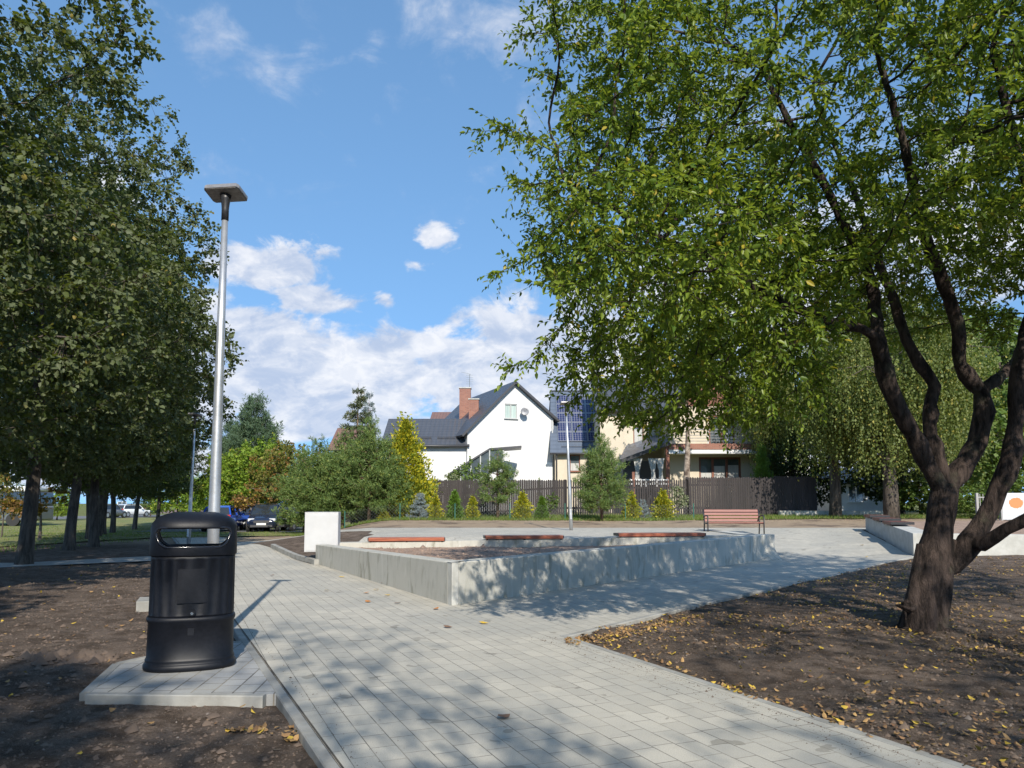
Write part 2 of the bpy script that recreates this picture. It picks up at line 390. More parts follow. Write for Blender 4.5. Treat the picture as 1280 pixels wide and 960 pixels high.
def sheet(name, poly, zf, mat, step=1.0, xs=None, ys=None, parent=None, holes=()):
    """a polygon laid over the terrain, cut into cells so that it follows the slope"""
    X0, X1 = min(p[0] for p in poly), max(p[0] for p in poly); Y0, Y1 = min(p[1] for p in poly), max(p[1] for p in poly)
    xs = xs if xs is not None else list(np.arange(math.floor(X0), X1+step, step)); ys = ys if ys is not None else list(np.arange(math.floor(Y0), Y1+step, step))
    bm = bmesh.new()
    for i in range(len(xs)-1):
        for j in range(len(ys)-1):
            c = clip_cell(poly, xs[i], xs[i+1], ys[j], ys[j+1])
            if len(c) < 3 or abs(area(c)) < 1e-5: continue
            if area(c) < 0: c = c[::-1]
            try: bm.faces.new([bm.verts.new((x, y, zf(x, y))) for x, y in c])
            except Exception: pass
    bmesh.ops.remove_doubles(bm, verts=bm.verts, dist=1e-4)
    me = bpy.data.meshes.new(name); bm.to_mesh(me); bm.free()
    return link(name, me, mat, parent)
def inside(poly, X, Y):
    r = np.zeros(X.shape, bool); n = len(poly)
    for i in range(n):
        (x1, y1), (x2, y2) = poly[i], poly[(i+1) % n]
        c = ((y1 > Y) != (y2 > Y)) & (X < (x2-x1)*(Y-y1)/((y2-y1) if y2 != y1 else 1e-9)+x1)
        r ^= c
    return r
RNG = np.random.default_rng(11)
def vnoise(X, Y, s, seed=0):
    r = np.random.default_rng(seed); T = r.random((256, 256)); x = X/s; y = Y/s
    xi = np.floor(x).astype(int); yi = np.floor(y).astype(int); fx = x-xi; fy = y-yi; fx = fx*fx*(3-2*fx); fy = fy*fy*(3-2*fy)
    a = T[xi % 256, yi % 256]; b = T[(xi+1) % 256, yi % 256]; c = T[xi % 256, (yi+1) % 256]; d = T[(xi+1) % 256, (yi+1) % 256]
    return (a*(1-fx)+b*fx)*(1-fy)+(c*(1-fx)+d*fx)*fy - .5

# ------------------------------------------------------------ ground, paths
def LX(y): return -1.0-.470*(y-4.49)
def RX(y): return 2.46-.464*(y-4.36)
PA = (-.85, 11.02); PB = (-4.68, 18.5); PC = (6.75, 20.1)        # planter outer corners
PAVE = [(LX(-4), -4), (RX(-4), -4), (.52, 8.54), (3.10, 11.8), (5.6, 14.7), (8.3, 17.9), (9.75, 18.9), (12.15, 26.9), (40, 26.9), (40, 28.3), (-10.2, 28.3), (-12.3, 33.0), (LX(33), 33.0)]
PAVE_ALL = PAVE
paving = sheet('paving', PAVE, lambda x, y: g(x, y), 'paver', 1.0,
               xs=sorted(set([*range(-16, 41, 1)]+[6.72, 6.76, -4.6])), ys=sorted(set([*range(-4, 34)]+[18.9, 19.4, 19.7])))
tag(paving, kind='structure')
# soil pocket between the main path and the planter back, left of the cabinet
SOILP = [(-4.75, 18.35), (-4.62, 20.3), (-4.62, 25.6), (-8.65, 25.6)]
sp = sheet('soil_bed', SOILP, lambda x, y: g(x, y)+.012, 'soil', .5); tag(sp, kind='structure')
SIDE = [(-45, 18.4), (-12, 17.25), (LX(20.3)-.02, 20.0), (LX(22.3)-.02, 21.8), (-12, 18.9), (-45, 20.2)]
side = sheet('footpath', SIDE, lambda x, y: g(x, y)-.012, 'paver_side', 1.5); tag(side, kind='structure')
PAD = [(-3.22, 6.03), (-1.86, 5.98), (LX(5.99)-.085, 5.99), (LX(8.15)-.085, 8.15), (-3.1, 8.0), (-3.52, 7.08)]
padb = MB(); padb.prism([(x, y, -.14) for x, y in PAD], (0, 0, .142)); pad = padb.build('paved_pad', 'paver_pad'); tag(pad, kind='structure')

def ground_z(X, Y):
    z = G(X, Y)
    inp = inside(PAVE, X, Y) | inside(SIDE, X, Y) | inside(SOILP, X, Y)
    left = (X < LX(Y)).astype(float)
    near = 1-S(17, 19.5, Y)
    rough = (vnoise(X, Y, .55, 1)*.05 + vnoise(X, Y, .21, 2)*.028 + vnoise(X, Y, .09, 3)*.016 + vnoise(X, Y, 2.4, 4)*.07)
    kd = np.abs(LX(Y)-X)
    z = z - .016 - .055*left*near*(1-S(1.8, 4.5, kd)) - .01*left*(1-near)
    z = z + np.where(inp, -.03, rough*(1-.6*S(12, 26, Y)))
    return np.where(inp, z-.02, np.minimum(z, G(X, Y)-.004+.09*S(.3, 2.5, np.where(left > 0, 0, X-RX(Y)))))
def grid_coords(spans):
    r = []
    for a, b, st in spans: r += list(np.arange(a, b-1e-6, st))
    return np.array(r+[spans[-1][1]])
gx = grid_coords([(-700, -100, 60), (-100, -40, 6), (-40, -14, 1.2), (-14, -7, .22), (-7, 9, .075), (9, 14, .22), (14, 40, 1.2), (40, 100, 6), (100, 700, 60)])
gy = grid_coords([(-120, -20, 20), (-20, 3, 2), (3, 11, .07), (11, 19, .15), (19, 34, .5), (34, 70, 2), (70, 160, 10), (160, 1200, 80)])
GX, GY = np.meshgrid(gx, gy); GZ = ground_z(GX, GY)
nx, ny = len(gx), len(gy); idx = np.arange(nx*ny).reshape(ny, nx)
FQ = np.stack([idx[:-1, :-1], idx[:-1, 1:], idx[1:, 1:], idx[1:, :-1]], -1).reshape(-1, 4)
ground = link('ground', np_mesh('ground', np.stack([GX, GY, GZ], -1).reshape(-1, 3), FQ, smooth=True), 'soil'); tag(ground, kind='structure')
# kerb blocks along an edge
def kerb(name, pts, w=.08, top=.004, depth=.2, block=1.0, label=None, side=1):
    e = MB()
    for (x0, y0), (x1, y1) in zip(pts[:-1], pts[1:]):
        n = max(1, round(math.hypot(x1-x0, y1-y0)/block))
        d = Vector((x1-x0, y1-y0, 0)).normalized(); q = Vector((-d.y, d.x, 0))*side
        for i in range(n):
            a = (x0+(x1-x0)*i/n, y0+(y1-y0)*i/n); b = (x0+(x1-x0)*(i+1)/n, y0+(y1-y0)*(i+1)/n)
            za, zb = g(*a), g(*b); A = Vector((*a, za))+d*.002; B = Vector((*b, zb))-d*.002
            ring = [(0, -depth), (0, top-.008), (.008, top), (w-.008, top), (w, top-.008), (w, -depth)]
            e.loft([[A+q*u+Vector((0, 0, v)) for u, v in ring], [B+q*u+Vector((0, 0, v)) for u, v in ring]])
    o = e.build(name, 'kerb'); tag(o, kind='structure'); return o
kerb('kerb', [(LX(-4), -4), (LX(33), 33)])
jm = MB(); jm.add([(LX(y)+o, y, g(LX(y), y)+.0025+dz) for y in np.arange(-4, 33.1, 1.0) for o, dz in ((.002, 0), (.017, 0))], [(2*i, 2*i+1, 2*i+3, 2*i+2) for i in range(37)])
M['joint'] = pbr('joint_sand', (.035, .03, .026), (.10, .085, .065), 3, .95); tag(jm.build('paving_joint', 'joint'), kind='structure')
kerb('kerb', [(RX(-4), -4), (.52, 8.54)], side=-1, top=.001)
kerb('kerb', [(.52, 8.54), (3.10, 11.8), (5.6, 14.7), (8.3, 17.9), (9.75, 18.9)], side=-1, top=.002)
kerb('kerb', [PAD[5], PAD[0], PAD[1]], side=-1, top=.008, depth=.16)
kerb('kerb', [PAD[3], PAD[4], PAD[5]], side=-1, top=.008, depth=.16)
kerb('kerb', [(-4.62, 18.15), (-7.0, 22.5)], side=-1, w=.12, top=.12)
kerb('kerb', [(-5.25, 10.9), (-4.2, 11.3)], w=.55, top=.07, side=1)
kerb('kerb', [(-10.2, 28.3), (40, 28.3)], top=.006)

# lawns
LAWN1 = [(-60, 21.2), (-14.6, 22.0), (-13.2, 33.6), (-9.5, 35.5), (-9.5, 52), (-60, 66)]
VERGE = [(-10, 35.0), (-5, 33.9), (6, 33.6), (14, 35.0), (26, 35.5), (26, 60), (-10, 60)]
def gz1(x, y): return g(x, y)-.004
lawn = sheet('lawn', [(-90, 23.0), (-17, 24.3), (-14.8, 33.6), (-9.5, 35.8), (-9.5, 75), (-90, 110)], lambda x, y: g(x, y)+.012, 'lawn', 3.0); tag(lawn, kind='structure')
verge = sheet('grass_verge', VERGE, lambda x, y: g(x, y)+.016, 'lawn', 1.5); tag(verge, kind='structure')
road = sheet('road', [(-75, 62), (-55, 62), (-16, 150), (-26, 150)], lambda x, y: g(x, y)+.035, 'asphalt', 20); tag(road, kind='structure')
drive = sheet('driveway', [(-22, 44.5), (-9.5, 43.5), (-9.5, 60), (-24, 60)], lambda x, y: g(x, y)+.03, 'asphalt', 4); tag(drive, kind='structure')

def blades(name, poly, n, h, w, mat, seed, zoff=.0, thin=None):
    r = np.random.default_rng(seed); X0, X1 = min(p[0] for p in poly), max(p[0] for p in poly); Y0, Y1 = min(p[1] for p in poly), max(p[1] for p in poly)
    x = r.uniform(X0, X1, n*3); y = Y0+(Y1-Y0)*r.random(n*3)**1.3
    k = inside(poly, x, y)
    if thin is not None: k &= (vnoise(x, y, 1.3, seed)+vnoise(x, y, .4, seed+1)*.6 > thin)
    x = x[k][:n]; y = y[k][:n]; n = len(x); z = G(x, y)+zoff
    a = r.uniform(0, 2*PI, n); hh = h*r.uniform(.5, 1.5, n); ww = w*r.uniform(.6, 1.3, n); l = r.normal(0, .35, (n, 2))*hh[:, None]
    d = np.stack([np.cos(a)*ww, np.sin(a)*ww, 0*a], -1); p = np.stack([x, y, z], -1)
    V = np.stack([p-d, p+d, p+np.stack([l[:, 0], l[:, 1], hh], -1)], 1).reshape(-1, 3)
    return tag(link(name, np_mesh(name, V, np.arange(3*n).reshape(-1, 3)), mat), kind='stuff')
tag(blades('grass', [(-10, 34.7), (-5, 33.6), (6, 33.2), (14, 34.7), (26, 35.2), (26, 37.8), (-10, 37.8)], 30000, .11, .012, 'grass', 5), 'strip of green grass along the foot of the wooden fence', 'grass')
tag(blades('grass', LAWN1, 42000, .075, .014, 'grass', 6, thin=-.12), 'sunny patchy lawn behind the row of trees on the left', 'grass')

# fallen leaves and stones on the soil (nobody could count them)
def litter(name, x, y, size, mat, seed, lift=.006, flat=.35):
    r = np.random.default_rng(seed); n = len(x); z = np.maximum(ground_z(x, y), np.where(inside(PAVE, x, y), G(x, y), -9))+lift
    a = r.uniform(0, 2*PI, n); s = size*r.uniform(.6, 1.35, n); tx = r.normal(0, flat, n); ty = r.normal(0, flat, n)
    u = np.stack([np.cos(a), np.sin(a), tx], -1); v = np.stack([-np.sin(a), np.cos(a), ty], -1); w = np.cross(u, v); c = np.stack([x, y, z+s*.25], -1)
    t = [(-.5, 0, .12), (-.15, .30, 0), (.2, .26, -.05), (.55, 0, .16), (.2, -.26, .02), (-.15, -.30, 0)]
    V = np.stack([c+s[:, None]*(u*p+v*q+w*(h*r.uniform(.2, 1.6, n))[:, None]) for p, q, h in t], 1).reshape(-1, 3)
    b = np.arange(n)[:, None]*6
    Fq = np.concatenate([b+np.array([[0, 3, 2, 1]]), b+np.array([[0, 5, 4, 3]])], 0)
    return link(name, np_mesh(name, V, Fq), mat)
def scatter_right(n, seed):
    r = np.random.default_rng(seed); y = 3+15*r.random(n*4)**1.25; x = r.uniform(.3, 12, n*4)
    k = (~inside(PAVE, x, y)) & (x > RX(y)+.02) & (y-8.35 < 1.19*(x-.52)+6) & (vnoise(x, y, .9, 8)+r.normal(0, .3, n*4) > -.05)
    return x[k][:n], y[k][:n]
x, y = scatter_right(8000, 21)
r_ = np.random.default_rng(3); t_ = r_.random(420)                       # a drift of leaves in the corner by the paving
xe = .52+t_**1.5*1.9+.05; ye = 8.35-t_**1.5*1.5*0+(t_**1.5*1.9)*1.0; ye = ye-r_.random(420)**2*.5-.04
xe2 = RX(8.3-t_*3.2)+r_.random(420)**2*.35+.03; ye2 = 8.3-t_*3.2
lit = litter('leaf_litter', np.concatenate([x, xe, xe2[:260]]), np.concatenate([y, ye, ye2[:260]]), .040, 'litter', 31)
tag(lit, 'yellow and brown leaves strewn over bare soil under the leaning tree', 'fallen leaves', kind='stuff')
x9, y9 = scatter_right(7000, 91); M['litter_brown'] = leaf_mat('decayed_leaf', (.20, .105, .055), (.09, .055, .035), (.34, .22, .10), .2, .15, .8)
tag(litter('leaf_litter', x9, y9, .026, 'litter_brown', 93), 'small brown crumbled leaves on the soil under the leaning tree', 'fallen leaves', kind='stuff')
r_ = np.random.default_rng(4); y = 3.4+16*r_.random(1400)**1.4; x = LX(y)-.15-r_.random(1400)**1.2*9
k = ~(inside(PAD, x, y))
t2 = r_.random(60); xa = LX(5.0)-.12-t2*.55; ya = 5.28-r_.random(60)*.35*(1-t2)
lit2 = litter('leaf_litter', np.concatenate([x[k][:520], xa]), np.concatenate([y[k][:520], ya]), .05, 'litter', 33)
tag(lit2, 'scattered dry leaves on the dark soil around the bin pad', 'fallen leaves', kind='stuff')
def stones(name, x, y, size, seed, mat='stone', zf=None):
    r = np.random.default_rng(seed); n = len(x); z = (ground_z(x, y) if zf is None else zf(x, y)); s = size*r.lognormal(0, .5, n)
    base = np.array([(1, 0, 0), (0, 1, 0), (-1, 0, 0), (0, -1, 0), (.1, .1, .75), (0, 0, -.5)])
    V = (np.stack([x, y, z+s*.1], -1)[:, None]+base[None]*s[:, None, None]*r.uniform(.5, 1.2, (n, 6, 1))).reshape(-1, 3)
    f = np.array([(0, 1, 4), (1, 2, 4), (2, 3, 4), (3, 0, 4)]); Fq = (np.arange(n)[:, None, None]*6+f[None]).reshape(-1, 3)
    return tag(link(name, np_mesh(name, V, Fq), mat), kind='stuff')
x1, y1 = scatter_right(26000, 41); r_ = np.random.default_rng(5); y2 = 3.4+14*r_.random(24000)**1.6; x2 = LX(y2)-.1-r_.random(24000)*9; k = ~inside(PAD, x2, y2)
M['clod'] = pbr('soil_clod', (.16, .115, .085), (.09, .066, .05), 2, .95)
tag(stones('soil_clods', np.concatenate([x1, x2[k]]), np.concatenate([y1, y2[k]]), .011, 6, 'clod'), 'small crumbs of earth over the bare soil', 'soil')
k = r_.random(len(x1)) < .05; k2 = r_.random(k.sum()) < 2
tag(stones('pebbles', np.concatenate([x1[k]+.03, x2[::30]]), np.concatenate([y1[k], y2[::30]]), .010, 8), 'small pale pebbles in the bare soil', 'pebbles')

def twigs(name, x, y, seed):
    r = np.random.default_rng(seed); n = len(x); z = np.maximum(ground_z(x, y), np.where(inside(PAVE, x, y), G(x, y), -9))+.008; a = r.uniform(0, 2*PI, n); l = r.uniform(.03, .16, n)
    p = np.stack([x, y, z], -1); d = np.stack([np.cos(a)*l, np.sin(a)*l, r.uniform(0, .01, n)], -1); w = np.stack([-np.sin(a), np.cos(a), 0*a], -1)*.0025; u = np.array([0, 0, .006])
    V = np.stack([p-w, p+w, p+d+w*.5, p+d-w*.5, p+u, p+d+u], 1).reshape(-1, 3); b = np.arange(n)[:, None]*6
    return tag(link(name, np_mesh(name, V, np.concatenate([b+np.array([[0, 4, 5, 3]]), b+np.array([[1, 2, 5, 4]])])), 'bark_linden'), kind='stuff')
k = r_.random(len(x1)) < .05; k2 = r_.random(len(x2)) < .03
tag(twigs('twigs', np.concatenate([x1[k]+.02, x2[k2]]), np.concatenate([y1[k]+.03, y2[k2]+.02]), 77), 'small dry twigs lying on the bare soil', 'twigs')
r_ = np.random.default_rng(15); hx = -4.35+r_.normal(0, .22, 260); hy = 7.6+r_.normal(0, .16, 260)
tag(stones('soil_clods', hx, hy, .032, 16, 'clod'), 'small heap of loose dark clods and sods on the soil left of the bin', 'soil')
# a little sand and soil carried onto the paving along its edges
t_ = r_.random(2600); sx = np.where(t_ < .5, LX(3+t_*36)+.1+r_.random(2600)**3*.5, 0); k = t_ < .5
xs1 = sx[k]; ys1 = (3+t_*36)[k]; t3 = r_.random(1500); ye3 = 3.5+t3*5; xe3 = RX(ye3)-.09-r_.random(1500)**3*.4
tag(stones('grit', np.concatenate([xs1, xe3]), np.concatenate([ys1, ye3]), .003, 18, 'clod', zf=lambda a, b: G(a, b)), 'grit and crumbs of soil along the edges of the paving', 'grit')
# ------------------------------------------------------------ planter with concrete walls and seat slabs
TH = .30
pl = empty('concrete_planter', (0, 0, 0), 0, 'three sided raised concrete planter with streaked grey walls filled with brown soil', 'planter')
def off_in(p, q, t):
    d = Vector((q[0]-p[0], q[1]-p[1], 0)).normalized(); n = Vector((-d.y, d.x, 0)); return n*t
def wall_seg(mb, p, q, zt0, zt1, n, joints=1, bot=-.3):
    for i in range(joints):
        a = i/joints; b = (i+1)/joints
        P = Vector((p[0]+(q[0]-p[0])*a, p[1]+(q[1]-p[1])*a, 0)); Q = Vector((p[0]+(q[0]-p[0])*b, p[1]+(q[1]-p[1])*b, 0))
        d = (Q-P).normalized(); P = P+d*.0; Q = Q-d*.004 if i < joints-1 else Q
        z0 = zt0+(zt1-zt0)*a; z1 = zt0+(zt1-zt0)*b; c = .012
        mb.loft([[B+Vector((0, 0, bot)), B+Vector((0, 0, z-c)), B+n*c+Vector((0, 0, z)), B+n*(TH-c)+Vector((0, 0, z)), B+n*TH+Vector((0, 0, z-c)), B+n*TH+Vector((0, 0, bot))] for B, z in ((P, z0), (Q, z1))])
nAB = -off_in(PA, PB, TH)/TH; nAC = off_in(PA, PC, TH)/TH
dAB = Vector((PB[0]-PA[0], PB[1]-PA[1], 0)).normalized(); dAC = Vector((PC[0]-PA[0], PC[1]-PA[1], 0)).normalized()
m = MB(); wall_seg(m, (PA[0]+dAB.x*.16, PA[1]+dAB.y*.16), PB, .598, .45, nAB, 1); o = m.build('left_wall', 'concrete', pl)
m = MB(); wall_seg(m, (PA[0]+dAC.x*.14, PA[1]+dAC.y*.14), PC, .598, .625, nAC, 1); m.build('right_wall', 'concrete', pl)
m = MB(); c_ = (nAB+nAC).normalized()
cp = [Vector((*PA, 0)), Vector((*PA, 0))+dAC*.138, Vector((*PA, 0))+dAC*.138+nAC*TH, Vector((*PA, 0))+dAB*.158+nAB*TH, Vector((*PA, 0))+dAB*.158]
m.prism([p+Vector((0, 0, -.3)) for p in cp], (0, 0, .902)); M['conc_pale'] = pbr('pale_corner_concrete', (.46, .455, .42), (.37, .365, .33), 4, .85, .3, bd=.004)
m.build('corner_post', 'conc_pale', pl, bevel=.008)
SW0 = (-4.45, 19.0); SW1 = (6.7, 20.4)
def swz(t): return .46+.14*t
m = MB(); n_ = Vector((-.115, 1, 0)).normalized()
for B0, B1, z0, z1 in ((Vector((*SW0, 0)), Vector((*SW1, 0)), swz(0), swz(1)),):
    m.loft([[B+Vector((0, 0, -.2)), B+Vector((0, 0, z)), B+n_*.42+Vector((0, 0, z)), B+n_*.42+Vector((0, 0, -.2))] for B, z in ((B0, z0), (B1, z1))])
m.build('seat_wall', 'concrete', pl)
INS = [(PA[0]+c_.x*.3, PA[1]+c_.y*.35+.05), (PC[0]-.1, PC[1]+.28), (SW1[0], SW1[1]+.1), (SW0[0], SW0[1]+.1), (PB[0]+.2, PB[1]+.1)]
def psoil(x, y):
    return .50 - .17*min(1, max(0, (y-11.5)/7.5)) + .06*max(0, x)/7*min(1, max(0, (y-11.5)/7)) + .035*float(vnoise(np.array(x), np.array(y), .5, 9)) + .06*float(vnoise(np.array(x), np.array(y), 1.6, 19))
o = sheet('soil_fill', INS, psoil, 'planter_soil', .16, parent=pl); o.data.shade_smooth()
M['clod_bed'] = pbr('bed_clod', (.33, .23, .17), (.22, .15, .11), 2, .95); rr = np.random.default_rng(2); xx = rr.uniform(-4.4, 6.6, 8000); yy = rr.uniform(11.4, 19.6, 8000); k = inside([(p[0], p[1]) for p in INS], xx, yy); xx, yy = xx[k], yy[k]
o = stones('clods', xx, yy, .016, 12, 'clod_bed', zf=lambda a, b: np.array([psoil(float(i), float(j)) for i, j in zip(a, b)])); o.parent = pl
o['kind'] = 'stuff'
# plateau cheek wall beside the ramp
ck = MB(); ring = lambda y, z: [Vector((6.45, y, -.2)), Vector((6.82, y, -.2)), Vector((6.82, y, z)), Vector((6.45, y, z))]
ck.loft([ring(20.12, .622), ring(21, .60), ring(22, .56), ring(26.9, .535)]); tag(ck.build('retaining_wall', 'conc_pale'), 'low pale concrete cheek wall along the paved ramp beside the planter', 'wall')

M['wood'] = pbr('oiled_wood', (.34, .098, .045), (.22, .062, .030), 3, .42, .4, sc=(1, 14, 14), bd=.004)
M['wood_dark'] = pbr('dark_red_wood', (.16, .055, .042), (.10, .036, .03), 3, .5, .4, sc=(1, 14, 14), bd=.004)
M['steel_black'] = pbr('black_steel', (.018, .018, .02), (.03, .03, .032), 30, .42)
def seat_slab(name, cx, cy, z, L_, rz, mat, label, group, wdt=.44):
    r = empty(name, (cx, cy, z), rz, label, 'seat', group)
    m = MB(); n = 5; w = (wdt-.01*(n-1))/n
    for i in range(n): m.box((0, -wdt/2+w/2+i*(w+.01), .082), (L_, w, .036))
    m.box((0, -wdt/2-.012, .058), (L_, .022, .082))
    m.build('slats', mat, r, bevel=.005)
    m = MB()
    for sx in (-L_/2+.05, 0, L_/2-.05): m.box((sx, 0, .045), (.05, wdt+.0, .036)); m.box((sx, -wdt/2+.02, .02), (.05, .012, .06))
    m.box((0, -wdt/2+.014, .030), (L_-.02, .020, .03))
    m.box((L_/2+.012, 0, .062), (.02, wdt+.04, .07)); m.box((-L_/2-.012, 0, .062), (.02, wdt+.04, .07))
    m.build('bracket', 'steel_black', r)
    return r
ang = math.atan2(SW1[1]-SW0[1], SW1[0]-SW0[0])
for a_, b_, lab in ((462, 556, 'reddish wooden seat slab on the back planter wall, the one nearest the white cabinet'),
                    (607, 703, 'middle wooden seat slab of the back planter wall'),
                    (772, 879, 'longest wooden seat slab on the back planter wall, just before the backrest bench')):
    def onwall(px):
        k = (px-640)/F; dx = SW1[0]-SW0[0]; dy = SW1[1]-SW0[1]
        return (k*SW0[1]-SW0[0])/(dx-k*dy)
    ta, tb = onwall(a_), onwall(b_); tm = (ta+tb)/2; Lr = (tb-ta)*math.hypot(SW1[0]-SW0[0], SW1[1]-SW0[1])
    seat_slab('wooden_seat', SW0[0]+(SW1[0]-SW0[0])*tm+n_.x*.2, SW0[1]+(SW1[1]-SW0[1])*tm+n_.y*.2, swz(tm)-.004, Lr, ang, 'wood', lab, 'wooden seats on the back planter wall')

# right raised bed with three seats
RW0 = Vector((9.78, 18.9, 0)); RW1 = Vector((12.2, 26.7, 0)); RWE = Vector((19.5, 17.5, 0)); RWB = Vector((24, 27.2, 0))
rb = empty('raised_bed', RW0, 0, 'pale concrete raised bed wall at right behind the leaning tree', 'planter')
def loc(v): return v-RW0
d_ = (RW1-RW0).normalized(); nr = Vector((d_.y, -d_.x, 0))
def z_rw(t): return .70+.26*t
m = MB(); m.loft([[loc(B)+Vector((0, 0, -.3)), loc(B)+Vector((0, 0, z)), loc(B)+nr*.5+Vector((0, 0, z)), loc(B)+nr*.5+Vector((0, 0, -.3))] for B, z in ((RW0+d_*.0, z_rw(0)), (RW1, z_rw(1)))])
m.build('side_wall', 'conc_pale', rb, bevel=.01)
e_ = (RWE-RW0).normalized(); ne = Vector((-e_.y, e_.x, 0))
m = MB(); m.loft([[loc(B)+Vector((0, 0, -.4)), loc(B)+Vector((0, 0, z)), loc(B)+ne*.3+Vector((0, 0, z)), loc(B)+ne*.3+Vector((0, 0, -.4))] for B, z in ((RW0+e_*.52, .698), (RWE, .62))])
m.build('front_wall', 'conc_pale', rb, bevel=.01)
o = sheet('soil_fill', [tuple(loc(p).xy) for p in (RW0+nr*.4+ne*.2, RWE+ne*.2, RWB, RW1+nr*.4)], lambda x, y: .60+.22*min(1, max(0, y/8))+.03*float(vnoise(np.array(x), np.array(y), .6, 7)), 'planter_soil', .6, parent=rb)
labs = ['dark red slatted seat on the right raised bed, farthest of the three', 'middle one of three dark red slatted seats on the right raised bed', 'dark red slatted seat on the right raised bed, nearest the leaning tree']
for i, (t0, lab) in enumerate(zip((.90, .66, .42), labs)):
    p = RW0+(RW1-RW0)*t0+nr*.24
    seat_slab('wooden_seat', p.x, p.y, z_rw(t0)+.002, 1.4, math.atan2(d_.y, d_.x)+PI, 'wood_dark', lab, 'slatted seats on the right raised bed', .56)

# ------------------------------------------------------------ litter bin
M['bin'] = pbr('black_bin_plastic', (.004, .005, .008), (.007, .008, .012), 40, .48, .12, spec=.28, bd=.001, bscale=500)
M['bin_gloss'] = pbr('glossy_black_edge', (.012, .013, .018), None, rough=.15)
M['steel_lock'] = pbr('lock_steel', (.7, .7, .68), None, rough=.25, metal=1)
M['bin_in'] = pbr('bin_liner_grey', (.45, .45, .45), (.32, .32, .32), 8, .35, metal=.5)
def sup(a, b, th, p=2.5):
    c, s = math.cos(th), math.sin(th)
    return (a*math.copysign(abs(c)**(2/p), c), b*math.copysign(abs(s)**(2/p), s))
def bin_():
    c = Vector((-2.86, 6.98, .002)); r = empty('litter_bin', c, math.radians(20), 'tall black oval litter bin with ribbed body and see-through hood on a paved pad', 'litter bin')
    A, B = .325, .215; n = 240
    def ring(z, ka=0, flute=0):
        R = []
        for j in range(n):
            th = 2*PI*j/n; x, y = sup(A+ka, B+ka, th)
            if flute:
                ph = (j % 12)/12; f = -flute*max(0, math.sin(PI*min(1, ph/.8)))
                k = 1+f/math.hypot(x, y); x *= k; y *= k
            R.append((x, y, z))
        return R
    m = MB()   # lower body, foot and ring
    m.loft([ring(z, k) for z, k in ((0, .012), (.012, .022), (.04, .022), (.052, .012), (.06, .004), (.075, .010), (.085, .006), (.095, 0), (.36, -.003), (.368, .006), (.385, .010), (.400, .006), (.408, -.002))])
    m.build('base', 'bin', r, smooth=True)
    m = MB()
    m.loft([ring(.408, -.004), ring(.42, -.004, .002), ring(.44, -.004, .010), ring(.83, -.006, .010), ring(.845, -.006, .002), ring(.865, -.006), ring(.87, -.012)])
    o = m.build('ribbed_body', 'bin', r, smooth=True)
    # hood: hollow shell cut through by a rounded slot
    def solid(rings): mm = MB(); mm.loft(rings); me = mm.mesh('t'); return me
    def hring(z, k): return [(*sup(A+k, B+k, 2*PI*j/96), z) for j in range(96)]
    outer = [hring(.87, -.004), hring(.875, .004), hring(.885, .006), hring(1.10, .002), hring(1.13, -.010), hring(1.155, -.03), hring(1.178, -.062), hring(1.196, -.105), hring(1.207, -.15), hring(1.212, -.19)]
    inner = [hring(.83, -.03), hring(1.10, -.03), hring(1.14, -.055), hring(1.17, -.11), hring(1.178, -.17)]
    def mk(rings, nm):
        mm = MB(); mm.loft(rings); me = mm.mesh(nm)
        bm = bmesh.new(); bm.from_mesh(me); bmesh.ops.recalc_face_normals(bm, faces=bm.faces); bm.to_mesh(me); bm.free()
        o = bpy.data.objects.new(nm, me); COL.objects.link(o); return o
    ho = mk(outer, 'hood'); hi = mk(inner, 'cut_a')
    slot = []; hw, hh, rc, zc = .268, .076, .062, 1.015
    for q in range(4):
        for k in range(9):
            a = PI/2*q+PI/2*k/8; sx = (1, -1, -1, 1)[q]; sz = (1, 1, -1, -1)[q]
            slot.append((sx*(hw-rc)+rc*math.cos(a), sz*(hh-rc)+rc*math.sin(a)+zc))
    def fl(x, z):   # the slot flares upward: upper corners sit wider
        return x*(1+.10*(z-zc)/hh)
    slot = [(fl(x, z), z) for x, z in slot]
    cu = mk([[(x, -.6, z) for x, z in slot], [(x, .6, z) for x, z in slot]], 'cut_b')
    for cc in (hi, cu):
        b = ho.modifiers.new('b', 'BOOLEAN'); b.operation = 'DIFFERENCE'; b.object = cc; b.solver = 'EXACT'
    dg = bpy.context.evaluated_depsgraph_get(); me = bpy.data.meshes.new_from_object(ho.evaluated_get(dg)); me.name = 'hood'
    for o in (hi, cu): bpy.data.objects.remove(o)
    ho.modifiers.clear(); ho.data = me; me.materials.clear(); me.materials.append(M['bin']); ho.parent = r
    me.shade_smooth()
    try:
        me.set_sharp_from_angle(angle=math.radians(40))
    except Exception: pass
    def ysurf(x):
        t = min(.9999, abs(x)/(A+.004)); return (B+.004)*(1-t**2.5)**(1/2.5)
    for sgn in (-1, 1):
        m = MB(); m.tube([(x, sgn*(ysurf(x)+.001), z) for x, z in slot], .010, 8, closed=True); m.build('slot_rim', 'bin_gloss', r, smooth=True)
    # inner liner ring visible through the slot
    m = MB(); m.loft([[(*sup(A-.05, B-.05, 2*PI*j/64), z) for j in range(64)] for z in (.55, .925)] + [[(*sup(A-.058, B-.058, 2*PI*j/64), z) for j in range(64)] for z in (.925, .56)], cap=False); m.build('liner', 'bin_in', r, smooth=True)
